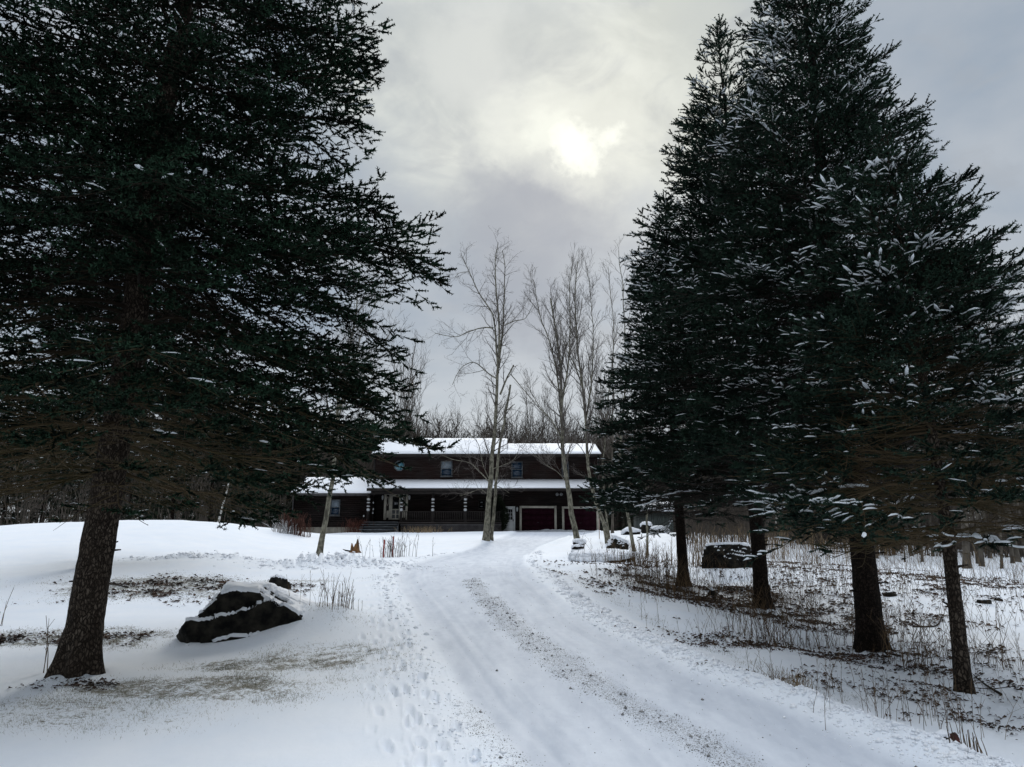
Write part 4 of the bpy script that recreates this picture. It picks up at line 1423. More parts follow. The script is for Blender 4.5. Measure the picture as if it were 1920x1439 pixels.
# the tall maple in front of the porch (two stems)
Y = 40.0
g = P(911, 1016, Y)
bare_tree('maple_tree', 'tall bare maple with thick grey trunk in front of the porch, forking above the roof',
          [([g] + PL(Y, [(915, 960), (920, 900), (925, 840), (929, 780), (934, 700), (938, 640), (931, 560), (928, 500), (934, 455)]), .30, .03),
           (PL(Y, [(934, 700), (930, 640), (924, 590), (898, 550), (880, 510), (865, 478)]), .12, .03),
           (PL(Y, [(935, 690), (943, 610), (946, 540), (947, 500), (942, 470)], .8), .13, .03),
           (PL(Y, [(925, 615), (905, 615), (880, 622), (855, 632), (815, 625)], -1), .07, .02),
           (PL(Y, [(934, 712), (915, 700), (890, 680), (865, 690), (848, 722)], -1.2), .07, .02),
           (PL(Y, [(947, 610), (965, 602), (985, 597), (1000, 570)], 1), .06, .02),
           (PL(Y, [(880, 510), (862, 512), (853, 520)], .5), .04, .015),
           (PL(Y, [(918, 905), (900, 885), (880, 868), (850, 862), (825, 852)], -1.5), .06, .015),
           (PL(Y, [(918, 900), (905, 870), (895, 830), (865, 800), (850, 770)], -.8), .05, .015),
           (PL(Y, [(922, 880), (945, 872), (965, 860), (975, 835)], -1), .045, .015),
           (PL(Y, [(912, 925), (900, 918), (880, 925), (862, 930)], -1.5), .04, .015),
           (PL(Y, [(925, 910), (940, 915), (955, 925)], -1.2), .04, .012)],
          11, Y, bark=M_BARK_GR, twig=M_TWIG_G, dens=(2.6, 4.4, 5.5), lenk=(1.7, .8, .38), up=.07, mint=.25)
Y = 40.6
g = P(921, 1010, Y)
bare_tree('maple_tree', 'slimmer dark bare stem right behind the tall maple, broken off at its top',
          [([g] + PL(Y, [(928, 940), (932, 880), (938, 830), (946, 790), (952, 750), (957, 722)]), .17, .09),
           (PL(Y, [(938, 740), (950, 710), (958, 695), (963, 685)], .4), .11, .06),
           (PL(Y, [(958, 702), (985, 735), (1020, 775), (1050, 800)], -1), .05, .02),
           (PL(Y, [(950, 770), (965, 758)], .4), .05, .03)],
          12, Y, dens=(1.2, 3, 4), lenk=(1.2, .6, .3), bark=M_BARK_GR)
# leaning lichen trunk by the drive and its neighbours
Y = foot(1085, 1036)
g = np.array((*hit(1085, 1036), gz(*hit(1085, 1036))))
bare_tree('maple_tree', 'leaning bare tree with pale green lichen bark beside the stacked flat stones',
          [([g] + PL(Y, [(1074, 980), (1065, 920), (1057, 860), (1053, 800), (1052, 730), (1048, 660), (1038, 600), (1032, 560)]), .24, .05),
           (PL(Y, [(1053, 790), (1044, 700), (1030, 640), (1012, 590), (1003, 540), (1000, 525)], .8), .10, .02),
           (PL(Y, [(1053, 760), (1066, 680), (1069, 600), (1068, 540), (1072, 500)], -.8), .10, .02),
           (PL(Y, [(1052, 820), (1035, 790), (1010, 760), (985, 715)], -1), .06, .015),
           (PL(Y, [(1062, 905), (1045, 885), (1022, 870), (1000, 850)], -.8), .035, .012),
           (PL(Y, [(1050, 690), (1062, 650), (1085, 600), (1092, 560)], .6), .06, .015)],
          13, Y, dens=(3.4, 4.6, 6), lenk=(1.8, .85, .38), up=.16, spread=(18, 45))
Y = foot(1140, 1022)
g = np.array((*hit(1140, 1022), gz(*hit(1140, 1022))))
bare_tree('maple_tree', 'crooked bare tree with a snow-lined bend in front of the second garage door',
          [([g] + PL(Y, [(1133, 985), (1122, 950), (1110, 915), (1104, 880), (1100, 830), (1097, 760), (1087, 690), (1080, 610), (1078, 540), (1083, 490)]), .19, .03),
           (PL(Y, [(1098, 790), (1108, 720), (1112, 640), (1108, 560), (1100, 500)], 1), .09, .02),
           (PL(Y, [(1095, 740), (1080, 690), (1060, 650), (1048, 590)], -.6), .07, .02),
           (PL(Y, [(1101, 860), (1085, 835), (1065, 830), (1040, 845)], -1), .04, .012),
           (PL(Y, [(1103, 860), (1120, 820), (1135, 790)], -.6), .04, .012)],
          14, Y, dens=(3.4, 4.6, 6), lenk=(1.8, .85, .38), up=.16, spread=(18, 45))
for k, (bx_, by_, w_, path, lab) in enumerate([
        (1189, 1037, .13, [(1180, 980), (1170, 930), (1160, 880), (1165, 820), (1172, 700), (1170, 560), (1160, 470)], 'dark-barked bare tree with a wet brown lower trunk beside the snow-capped flat rock'),
        (1214, 1045, .09, [(1213, 990), (1212, 930), (1208, 870), (1203, 800), (1200, 740)], 'thin straight bare sapling just right of the flat snow-capped rock'),
        (1144, 1020, .09, [(1139, 975), (1133, 930), (1130, 870), (1138, 780), (1150, 640), (1140, 500)], 'straight thin bare trunk crossing right behind the crooked bare tree')]):
    Y = foot(bx_, by_); g = np.array((*hit(bx_, by_), gz(*hit(bx_, by_))))
    bare_tree('young_maple', lab, [([g] + PL(Y, path), w_, .02), (PL(Y, [path[1], (path[1][0] + 25, path[1][1] - 40), (path[1][0] + 60, path[1][1] - 60)], -.6), .035, .012),
                                   (PL(Y, [path[1], (path[1][0] - 20, path[1][1] - 30), (path[1][0] - 50, path[1][1] - 40)], -.6), .03, .012)],
              20 + k, Y, dens=(2.6, 3.8, 5), lenk=(1.4, .7, .33), up=.14, spread=(20, 50))
# leaning tree on the left lawn
g = np.array((*hit(598, 1046), gz(*hit(598, 1046)))); Y = g[1]
bare_tree('ash_tree', 'leaning pale-barked bare tree on the lawn in front of the left wing',
          [([g] + PL(Y, [(607, 1000), (617, 940), (625, 880), (628, 830), (632, 780), (640, 720), (655, 650), (668, 580), (672, 520)]), .19, .03),
           (PL(Y, [(628, 832), (618, 780), (610, 730), (600, 660)], .6), .07, .015),
           (PL(Y, [(630, 800), (650, 740), (690, 690), (740, 610)], -.6), .08, .015),
           (PL(Y, [(634, 770), (660, 700), (680, 620), (720, 540), (740, 500)], .8), .08, .015),
           (PL(Y, [(628, 835), (645, 810), (672, 790), (700, 770)], -.8), .05, .012)],
          15, Y, dens=(3.0, 4.4, 5), lenk=(1.8, .85, .38), up=.10, spread=(22, 50), mint=.55, bark=M_BARK_GR)

# ---- woods: prototypes then copies
M_BARK_W = two_tone('woodland_bark', (0.045, 0.038, 0.030), (0.15, 0.13, 0.105), 3, .95, 5, (1, 1, .4))
M_BIRCH = two_tone('birch_bark', (0.28, 0.27, 0.24), (0.55, 0.54, 0.5), 5, .8, 5, (1, 1, 2.5))


def proto_bare(seed, H, r, wide, maxl=3):
    rng = np.random.default_rng(seed)
    b = np.array([0., 0, 0])
    top = np.array([rng.normal(0, .6), rng.normal(0, .6), H])
    mid = top * .5 + rng.normal(0, .3, 3) * [1, 1, 0]
    limbs = [([b, mid * .5, mid, top], r, .02)]
    for k in range(rng.integers(3, 6)):
        t = rng.uniform(.3, .65); p = mid * 2 * t if t < .5 else mid + (top - mid) * (t - .5) * 2
        az = rng.uniform(0, 2 * pi); l = H * (1 - t) * rng.uniform(.6, .95)
        e = p + np.array([cos(az) * wide * l * .5, sin(az) * wide * l * .5, l])
        m_ = (p + e) / 2 + np.array([cos(az), sin(az), -.2]) * l * .10
        limbs.append(([p, m_, e], r * .45 * (1.2 - t), .012))
    k_ = H / 14
    return bare_tree('bare_tree', None, limbs, seed, 0, bark=M_BARK_W, twig=M_WOODS, dens=(1.7 / k_, 2.4, 3.2), lenk=(2.3 * k_, 1.1, .55), up=.15, spread=(18, 42), maxl=maxl, tags=False, twr=1.5, limbk=.8, trunk_n=6, mint=.35)


protos = [proto_bare(300 + i, h, r, w) for i, (h, r, w) in enumerate([(15, .17, .6), (13, .13, .5), (17, .2, .55), (11, .1, .7), (14, .15, .4), (9, .07, .8)])]
used = set()
rw = random.Random(5)


def put_bare(x, y, z=None, s=1.0, k=None, label=None, group=None, rz=None):
    k = rw.randrange(6) if k is None else k
    o = protos[k]
    if k in used: o = copy_tree(o)
    used.add(k)
    o.location = (x, y, (gz(x, y) if z is None else z) - .05)
    o.rotation_euler = (0, 0, rw.uniform(0, 6.28) if rz is None else rz)
    o.scale = (s, s, s)
    tag(o, label, 'tree', group)
    return o


count = 0
spots = []
# ridge line behind the house
for i in range(95):
    y = rw.uniform(78, 112); px = rw.uniform(560, 1330)
    spots.append((P(px, 900, y)[0], y, rw.uniform(.75, 1.05), 'bare tree in the brown woods behind the house', 'bare trees behind the house'))
# left, beyond the mound
for i in range(40):
    y = rw.uniform(50, 85); px = rw.uniform(-150, 560)
    if P(px, 900, y)[0] > -20 and y < 72: y = 76
    spots.append((P(px, 900, y)[0], y, rw.uniform(.6, .9), 'bare tree in the woods beyond the snowy mound', 'bare trees beyond the mound'))
# right woods
for i in range(75):
    y = rw.uniform(42, 90); px = rw.uniform(1290, 2150)
    spots.append((P(px, 900, y)[0], y, rw.uniform(.6, .95), 'bare tree in the open woods on the right', 'bare trees in the right woods'))
for (px, y, s) in ((1640, 34, .6), (1690, 33, .7), (1722, 36, .6), (1770, 33, .75), (1832, 32, .8), (1868, 31, .8), (1890, 33, .7), (1915, 31, .8), (1850, 36, .7), (1960, 33, .8), (2010, 30, .8)):
    spots.append((P(px, 1000, y)[0], y, s, 'bare tree at the near edge of the right woods', 'bare trees at the near edge of the right woods'))
for i in range(26):
    y = rw.uniform(33, 44); px = rw.uniform(1560, 2080)
    spots.append((P(px, 1000, y)[0], y, rw.uniform(.5, .75), 'bare tree at the near edge of the right woods', 'bare trees at the near edge of the right woods'))
for (x, y, s, lab, grp) in spots:
    put_bare(x, y, s=s, label=lab, group=grp)
# taller single trees that show against the sky
for (px, y, s, k, lab) in ((1145, 50, 1.02, 4, 'tall fan-topped bare tree between the house and the right spruces'),
                           (1790, 30, .98, 2, 'tall bare tree whose top shows right of the spruces'),
                           (1885, 34, 1.0, 0, 'bare tree rising at the right edge of the photo'),
                           (770, 74, 1.15, 2, 'tall bare tree behind the upper roof at the left gable'),
                           (745, 71, 1.3, 4, 'bare tree showing beside the big spruce over the left gable'),
                           (1000, 68, .95, 4, 'bare tree rising over the middle of the roof')):
    x = P(px, 900, y)[0]
    put_bare(x, y, s=s, k=k, label=lab)
# birch at the left
g = np.array((*hit(409, 986)[:2], 0)); g = P(409, 984, 38.0)
g[2] = gz(g[0], g[1])
bare_tree('birch_tree', 'thin leaning white birch at the wood edge beyond the snowy mound', [([g] + PL(38, [(414, 962), (420, 940), (427, 915), (432, 880), (436, 830), (450, 740)]), .085, .02)],
          33, 38, bark=M_BIRCH, dens=(1.0, 2.5, 4), lenk=(1.1, .5, .3), mint=.5)

# ---- woodland conifers (prototype + copies)


def proto_fir(seed, H, R):
    return spruce('fir_tree', None, (0, 0, 0), H, R, .5, .6, seed, prof=.8, droop=.12, step=.5, per=7, k=3, side_d=.26, shoot_d=.2, rad=.07, slen=.34, snow=.15, snow_size=3.0,
                  live_frac=.8, trunk_r=.16, bark=M_BARK_DK, needle=M_NEEDLE_F, twig=M_TWIG_D, gaps=.12, stubs=0, flare=1.1, heavy=.1)


firs = [proto_fir(71, 9, 2.3), proto_fir(72, 7, 2.0)]
fl = [(528, 61, 1.0, 0, 'dark fir close against the left end of the house'), (470, 52, 1.15, 1, None), (400, 55, 1.1, 0, None), (330, 50, 1.0, 1, None), (250, 56, 1.2, 0, None),
      (90, 52, 1.1, 0, None), (20, 58, 1.2, 1, None), (-60, 50, 1.1, 0, None), (150, 60, 1.2, 1, None), (560, 66, 1.2, 0, None), (300, 62, 1.3, 0, None), (440, 64, 1.3, 1, None),
      (270, 41, .45, 1, 'small snow-dusted fir just beyond the crest of the mound'), (1160, 78, 1.1, 0, 'dark fir behind the right end of the house'), (898, 82, .95, 1, 'dark green fir behind the roof ridge'),
      (1660, 60, 1.1, 0, 'right'), (1740, 66, 1.1, 1, 'right'), (1620, 72, 1.2, 0, 'right'), (1960, 60, 1.2, 0, 'right')]
for i, (px, y, s, k, lab) in enumerate(fl):
    o = firs[k] if i < 2 else copy_tree(firs[k])
    if i < 2: o = firs[[0, 1][i]]
    x = P(px, 900, y)[0]
    o.location = (x, y, gz(x, y) - .05); o.scale = (s, s, s); o.rotation_euler = (0, 0, rw.uniform(0, 6))
    if lab == 'right': tag(o, 'dark fir among the bare trees of the right woods', 'tree', 'firs in the right woods')
    elif lab: tag(o, lab, 'tree')
    else: tag(o, 'dark fir in the woods beyond the snowy mound', 'tree', 'firs beyond the mound')

# ------------------------------------------------------------------ far woods (one mass) and brush


def fan_trees(rng, X, Y, Z, H, ntw=70):
    """many small bare crowns in one mesh: trunk + upward fans of fine twigs"""
    mb = MB()
    tp, tr_ = [], []
    P4, R4 = [], []
    for x, y, z, h in zip(X, Y, Z, H):
        lean = rng.normal(0, .03, 2)
        s_ = np.linspace(0, 1, 4)
        tp.append(np.stack([x + lean[0] * h * s_, y + lean[1] * h * s_, z - .2 + h * s_], -1)); tr_.append(.11 * (1 - .9 * s_) * h / 12)
        n = ntw; t = rng.uniform(.22, .98, n); az = rng.uniform(0, 2 * pi, n)
        l = h * (.12 + .30 * np.sin(np.clip((1.02 - t) / .8, 0, 1) * pi * .62)) * rng.uniform(.5, 1.1, n)
        el = np.radians(rng.uniform(38, 75, n))
        p = np.stack([x + lean[0] * h * t, y + lean[1] * h * t, z + h * t * .98], -1)
        d = np.stack([np.cos(az) * np.cos(el), np.sin(az) * np.cos(el), np.sin(el)], -1)
        d2 = norm(d + rng.normal(0, .25, (n, 3)) + [0, 0, .3])
        q = np.stack([p, p + d * l[:, None] * .5, p + d * l[:, None] * .5 + d2 * l[:, None] * .5], 1)
        P4.append(q); R4.append(np.stack([.045 + .0 * l, .030 + 0 * l, .018 + 0 * l], 1) * rng.uniform(.6, 1.2, (n, 1)))
        # second order
        m = n * 2; k = rng.integers(0, n, m); f = rng.uniform(.3, 1, m)[:, None]
        b = q[k, 1] * (1 - f) + q[k, 2] * f
        dd = norm(d2[k] + rng.normal(0, .45, (m, 3))) * (l[k] * rng.uniform(.2, .5, m))[:, None]
        P4.append(np.stack([b, b + dd * .5, b + dd], 1)); R4.append(np.tile([[.022, .018, .012]], (m, 1)))
    mb.tubes(np.array(tp), np.array(tr_), 5)
    mb.tubes(np.concatenate(P4), np.concatenate(R4), 3)
    return mb


r2 = np.random.default_rng(99)
n = 700
px = np.concatenate([r2.uniform(430, 1400, 430), r2.uniform(-300, 520, 110), r2.uniform(1350, 2300, 160)])
yy = np.concatenate([r2.uniform(90, 135, 430), r2.uniform(72, 110, 110), r2.uniform(66, 110, 160)])
X = np.array([P(a, 900, b)[0] for a, b in zip(px, yy)])
H_ = r2.uniform(10.0, 15.0, n)
mb = fan_trees(r2, X, yy, gzs(X, yy), H_, 75)
tag(mb.build('far_woods', M_WOODS), kind='stuff')


def stalks(rng, X, Y, Z, H, r=.004, lean=.18, n=3, branch=0):
    K = 4; s_ = np.linspace(0, 1, K); m = len(X)
    az = rng.uniform(0, 2 * pi, m); ln = np.abs(rng.normal(0, lean, m))
    d = np.stack([np.cos(az) * ln, np.sin(az) * ln], -1)
    p = np.zeros((m, K, 3))
    p[..., 0] = X[:, None] + d[:, :1] * H[:, None] * s_ ** 1.6; p[..., 1] = Y[:, None] + d[:, 1:] * H[:, None] * s_ ** 1.6
    p[..., 2] = Z[:, None] - .03 + H[:, None] * s_
    rr_ = (r * rng.uniform(.7, 1.3, m))[:, None] * np.linspace(1, .5, K)[None]
    mb = MB(); mb.tubes(p, rr_, n)
    if branch:
        for b in range(branch):
            f = rng.uniform(.35, .95, m)[:, None]
            i = np.minimum((f[:, 0] * 3).astype(int), 2); ff = (f[:, 0] * 3 - i)[:, None]
            o = p[np.arange(m), i] * (1 - ff) + p[np.arange(m), i + 1] * ff
            a2 = rng.uniform(0, 2 * pi, m); l = H * rng.uniform(.08, .25, m)
            e = o + np.stack([np.cos(a2) * l * .6, np.sin(a2) * l * .6, l], -1)
            mb.tubes(np.stack([o, e], 1), np.tile([[r * .6, r * .4]], (m, 1)), 3)
    return mb


# brush along the edge of the woods
m = 8800
px = np.concatenate([r2.uniform(1270, 2200, 6800), r2.uniform(-250, 540, 2000)])
yy = np.concatenate([36 + 44 * r2.random(6800) ** 1.3, r2.uniform(44, 75, 2000)])
X = np.array([P(a, 900, b)[0] for a, b in zip(px, yy)])
mb = stalks(r2, X, yy, gzs(X, yy), r2.uniform(.6, 2.3, m) ** 2, .017, .28, 3, 4)
m2 = 12000
px = r2.uniform(380, 1420, m2); y2 = r2.uniform(84, 125, m2); X2 = np.array([P(a, 900, b)[0] for a, b in zip(px, y2)])
mb2 = stalks(r2, X2, y2, gzs(X2, y2), r2.uniform(3.5, 11, m2), .032, .16, 3, 5)
for k_ in mb2.f: mb2.f[k_] = [q + mb.n for q in mb2.f[k_]]
mb.v += mb2.v; mb.n += mb2.n
for k_ in mb2.f: mb.f.setdefault(k_, []).extend(mb2.f[k_])
tag(mb.build('undergrowth', M_WOODS), kind='stuff')

# reeds and weeds on the right
X = []; Yv = []
for (px0, px1, py0, py1, cnt) in ((1395, 1620, 1036, 1064, 330), (1290, 1400, 1005, 1060, 120), (1620, 1920, 1030, 1075, 110)):
    for i in range(cnt):
        x, y = hit(r2.uniform(px0, px1), r2.uniform(py0, py1)); X.append(x); Yv.append(y)
X = np.array(X); Yv = np.array(Yv)
mb = stalks(r2, X, Yv, gzs(X, Yv), (.25 + r2.random(len(X)) ** 1.5 * 1.1), .0055, .28, 3, 3)
tag(mb.build('dry_reeds', M_REED), kind='stuff')


def scatter(n, fn, lim=(-9, 22, 5, 40)):
    """world positions accepted with probability fn(x, y); density falls off with distance"""
    out = []
    tot = 0
    while tot < n:
        rr_ = np.exp(r2.uniform(np.log(lim[2]), np.log(lim[3]), 40000)); th = r2.uniform(-radians(37), radians(37), 40000)
        x = rr_ * np.sin(th); y = rr_ * np.cos(th)
        k = r2.random(40000) < fn(x, y)
        out.append(np.stack([x[k], y[k]], -1)); tot += k.sum()
    return np.concatenate(out)[:n]


p = scatter(1000, lambda x, y: cover(x, y)[1] ** 1.5 * (x > 2) * (cover(x, y)[3] < .1) * (.06 + .94 * sstep(fbm(x / .7, y / .7, 3, 50), .05, .4)), (0, 0, 6, 34))
mb = stalks(r2, p[:, 0], p[:, 1], gzs(p[:, 0], p[:, 1]), r2.uniform(.25, .75, len(p)) ** 2 * np.clip(np.hypot(p[:, 0], p[:, 1]) / 13, .7, 1.4), .0026, .5, 3, 3)
p = scatter(1900, lambda x, y: (x > 2) * (cover(x, y)[3] < .1) * np.clip(cover(x, y)[1] + .12, 0, 1) * (.04 + .96 * sstep(fbm(x / .8, y / .8, 3, 57), .0, .4)), (0, 0, 12, 36))
mb2 = stalks(r2, p[:, 0], p[:, 1], gzs(p[:, 0], p[:, 1]), .15 + r2.random(len(p)) ** 2 * .8, .0042, .45, 3, 4)
for k_ in mb2.f: mb.f.setdefault(k_, []).extend([q + mb.n for q in mb2.f[k_]])
mb.v += mb2.v; mb.n += mb2.n
tag(mb.build('dry_weeds', M_WEED), kind='stuff')

# leaf litter
p = scatter(16000, lambda x, y: cover(x, y)[1] ** 2 * (cover(x, y)[3] < .2) * (.15 + .85 * sstep(fbm(x / .5, y / .5, 3, 51), 0, .3)), (0, 0, 5.5, 32))
z = gzs(p[:, 0], p[:, 1])
m = len(p); sz = r2.uniform(.012, .045, m) * np.clip(np.hypot(p[:, 0], p[:, 1]) / 12, .8, 1.6); az = r2.uniform(0, 2 * pi, m); tl = r2.uniform(-.5, 1.1, (m, 2))
c, s_ = np.cos(az), np.sin(az)
o = np.stack([p[:, 0], p[:, 1], z + .006 + sz * .2], -1)
ax = np.stack([c, s_, .4 * tl[:, 0]], -1) * sz[:, None]; ay = np.stack([-s_, c, .7 * tl[:, 1]], -1) * (sz * r2.uniform(.3, .7, m))[:, None]
up = np.array([0, 0, 1.]) * (sz * .35)[:, None]
V = np.stack([o - ax, o - ay * .9 + up, o + ax * .9, o + ay + up], 1).reshape(-1, 3)
mb = MB(); mb.add(V, np.arange(len(V)).reshape(-1, 4))
tag(mb.build('leaf_litter', M_LITTER), kind='stuff')

# grass tips
p = scatter(42000, lambda x, y: cover(x, y)[0] ** 1.6 * (cover(x, y)[3] < .3) * (.2 + .8 * sstep(fbm(x / .35, y / .35, 3, 52), -.1, .3)), (0, 0, 5.5, 24))
z = gzs(p[:, 0], p[:, 1]); m = len(p)
h = r2.uniform(.012, .042, m); az = r2.uniform(0, 2 * pi, m); w = r2.uniform(.0012, .0028, m) * np.clip(np.hypot(p[:, 0], p[:, 1]) / 9, .8, 2)
sd = np.stack([np.cos(az), np.sin(az), 0 * az], -1) * w[:, None]
ln = np.stack([r2.normal(0, .55, m), r2.normal(0, .55, m), np.ones(m)], -1) * h[:, None]
o = np.stack([p[:, 0], p[:, 1], z - .01], -1)
V = np.stack([o - sd, o + sd, o + ln], 1).reshape(-1, 3)
mb = MB(); mb.add(V, np.arange(len(V)).reshape(-1, 3))
tag(mb.build('grass', M_GRASS), kind='stuff')

# gravel showing through between the wheel tracks
p = scatter(7500, lambda x, y: cover(x, y)[2] ** 1.5 * (.25 + .75 * sstep(fbm(x / .18, y / .22, 3, 53), -.25, .45)) + .006 * cover(x, y)[3], (0, 0, 5.2, 26))
z = gzs(p[:, 0], p[:, 1]); m = len(p)
sz = np.exp(r2.normal(-5.62, .42, m)) * np.clip(np.hypot(p[:, 0], p[:, 1]) / 9, .9, 1.7)
sz[r2.random(m) < .004] = .022
oc = np.array([(1, 0, 0), (0, 1, 0), (-1, 0, 0), (0, -1, 0), (0, 0, .9), (0, 0, -.8)], float)
V = oc[None] * r2.uniform(.6, 1.3, (m, 6, 1)); az = r2.uniform(0, 2 * pi, m); c = np.cos(az)[:, None]; s_ = np.sin(az)[:, None]
V = np.stack([V[..., 0] * c - V[..., 1] * s_, V[..., 0] * s_ + V[..., 1] * c, V[..., 2]], -1) * sz[:, None, None] + np.stack([p[:, 0], p[:, 1], z + sz * .15], -1)[:, None]
F = np.array([(0, 1, 4), (1, 2, 4), (2, 3, 4), (3, 0, 4), (1, 0, 5), (2, 1, 5), (3, 2, 5), (0, 3, 5)])[None] + (np.arange(m) * 6)[:, None, None]
mb = MB(); mb.add(V.reshape(-1, 3), F.reshape(-1, 3))
tag(mb.build('gravel', M_STONE), kind='stuff')

# ------------------------------------------------------------------ boulders


def noise3(p, sc, seed):
    return (fbm(p[..., 0] / sc + 5, p[..., 1] / sc + p[..., 2] * .31 / sc, 5, seed, .55) + fbm(p[..., 1] / sc - 3, p[..., 2] / sc, 5, seed + 3, .55) + fbm(p[..., 2] / sc, p[..., 0] / sc + 7, 5, seed + 5, .55)) / 3


def boulder(name, label, loc, size, seed, rz=0.0, snow=.5, sink=.3, planes=9, strata=.05, thick=.05, res=120, m=None, group=None, cat='rock', tilt=(0, 0), cuts=(), sfreq=5, stilt=(.12, .25)):
    rng = np.random.default_rng(seed)
    th = np.linspace(0, pi, res // 2); ph = np.linspace(0, 2 * pi, res, endpoint=False)
    T, Pp = np.meshgrid(th, ph, indexing='ij')
    p = np.stack([np.sin(T) * np.cos(Pp), np.sin(T) * np.sin(Pp), np.cos(T)], -1)
    d = p.copy()
    pl = [norm(rng.normal(size=3) * [1, 1, .8]) for _ in range(planes)]
    pls = [(n_, rng.uniform(.62, .88)) for n_ in pl] + [(norm(np.array(n_, float)), k_) for n_, k_ in cuts]
    r = (np.abs(p) ** 2.7).sum(-1) ** (-1 / 2.7)
    for n_, k_ in pls:
        q = (d * n_).sum(-1)
        r = np.minimum(r, np.where(q > .05, k_ / np.maximum(q, .05), 9))
    # strata: stepped ledges along a tilted axis
    sa = (d * r[..., None]) @ np.array([stilt[0], stilt[1], 1.0]); f = sa * sfreq + 1.6 * noise3(p, .9, seed + 9)
    r = r * (1 + strata * ((f - np.floor(f)) - .5) * 2)
    r = r * (1 + .16 * noise3(p, .7, seed) + .06 * noise3(p, .2, seed + 1))
    v = d * r[..., None] * np.array(size) / 2
    v[..., 2] += size[2] * (.5 - sink)
    nT, nP = T.shape
    i = np.arange(nT - 1)[:, None]; j = np.arange(nP)[None]; j2 = (j + 1) % nP
    F = np.stack([i * nP + j, (i + 1) * nP + j, (i + 1) * nP + j2, i * nP + j2], -1).reshape(-1, 4)
    # normals
    dv = np.gradient(v, axis=0); du = (np.roll(v, -1, 1) - np.roll(v, 1, 1)) / 2
    nrm_ = norm(np.cross(dv, du)); nrm_[0] = (0, 0, 1); nrm_[-1] = (0, 0, -1)
    o = MB().add(v.reshape(-1, 3), F).build(name, m or M_ROCK, None, True)
    o.location = loc; o.rotation_euler = (tilt[0], tilt[1], rz)
    tag(o, label, cat, group)
    if snow > 0:
        c = nrm_[..., 2] + .30 * noise3(p * np.array(size), .35, seed + 20) - (1 - snow)
        w = sstep(c, -.02, .22)
        sv = v + nrm_ * ((w - .12) * thick)[..., None] + np.array([0, 0, 1.]) * (w * thick * .6)[..., None]
        sv = np.where((w < .02)[..., None], v - nrm_ * .03, sv)
        s_ = MB().add(sv.reshape(-1, 3), F).build('snow_cap', M_SNOW, o, True)
    return o


def on_ground(px, py): x, y = hit(px, py); return (x, y, gz(x, y))


x, y, z = on_ground(458, 1200)
boulder('boulder', 'large black boulder streaked with snow ledges on the left lawn', (x + .09, y + .38, z - .10), (2.32, 1.75, 1.72), 23, rz=.15, snow=.36, sink=.56, planes=0, strata=.055, thick=.035, res=260, sfreq=1.9, stilt=(-.25, .2),
        cuts=(((0, -1, .35), .80), ((-1, -.1, .75), .92), ((.75, -.1, 1.0), .80)))
x, y, z = on_ground(519, 1107)
boulder('rock', 'small round dark rock just behind the large left boulder', (x, y + .1, z), (.55, .45, .42), 6, snow=.12, sink=.35, res=60)
x, y, z = on_ground(1368, 1072)
boulder('boulder', 'big dark boulder with a thin snow top between the right spruce trunks', (x, y + .4, z - .05), (1.75, 1.3, 1.25), 17, rz=.2, snow=.36, sink=.32, planes=5, strata=.03, res=140, cuts=(((0, -1, .2), .7), ((0, .1, 1), .78)))
x, y, z = on_ground(1158, 1036)
boulder('rock', 'flat-topped snow-capped rock left of the dark-barked bare tree', (x, y, z), (.95, .8, .75), 8, snow=.6, sink=.3, planes=8, res=80, thick=.09, m=M_ROCK)
x, y, z = on_ground(1130, 1053)
boulder('rock', 'long low snow-covered rock at the inside of the drive bend', (x, y + .2, z), (2.2, 1.0, .55), 9, snow=.72, sink=.35, res=90, thick=.09)
x, y, z = on_ground(1213, 1001)
boulder('rock', 'snow-capped rock on the top edge of the bank right of the garages', (x, y, z), (.9, .7, .8), 12, snow=.55, sink=.25, res=60, thick=.1)
x, y, z = on_ground(1240, 1002)
boulder('rock', 'flat snow-covered slab beside the rock on top of the bank', (x, y, z), (1.3, .8, .45), 13, snow=.65, sink=.25, res=60, thick=.1)
x, y, z = on_ground(1182, 1003)
boulder('rock', 'low snow-buried rock on the top edge of the bank, near the crooked tree', (x, y, z), (1.2, .8, .4), 14, snow=.7, sink=.25, res=60, thick=.1)
x, y, z = on_ground(1335, 1120)
boulder('rock', 'small black stone on the bank between the two thinner spruce trunks', (x, y, z), (.32, .25, .24), 15, snow=.1, sink=.3, res=40)
x, y, z = on_ground(1782, 1398)
boulder('rock', 'small dark stone with a snow cap by the drive at the bottom right', (x - .06, y, z), (.13, .12, .10), 16, snow=.45, sink=.3, res=40, thick=.02)
boulder('rock', 'small rusty red stone at the bottom right beside the snow-capped one', (x + .045, y + .02, z), (.12, .11, .11), 18, snow=.0, sink=.3, res=40, m=two_tone('rusty_stone', (.03, .012, .01), (.09, .025, .018), 20))
for (px_, py_, w_, lab) in ((1668, 1124, .35, 'flat dark stone in the snow right of the tallest spruce'), (1845, 1134, .32, 'flat dark stone in the snow toward the right edge'), (1872, 1130, .2, 'smaller dark stone beside the flat one near the right edge')):
    x, y, z = on_ground(px_, py_)
    boulder('rock', lab, (x, y, z), (w_, w_ * .7, w_ * .45), int(px_), snow=.15, sink=.3, res=36, thick=.015)
# stacked flat stones
x, y, z = on_ground(1084, 1044)
for k, lab in enumerate(('bottom flat stone of the snow-dusted stack by the drive', 'middle flat stone of the snow-dusted stack by the drive', 'top flat stone of the snow-dusted stack by the drive')):
    boulder('flat_stone', lab, (x + (.05, -.04, .06)[k], y, z + .02 + k * .19), (.62 - .05 * k, .5, .2), 30 + k, snow=.7, sink=.5 - .45, planes=5, res=48, thick=.05, rz=k * .7)

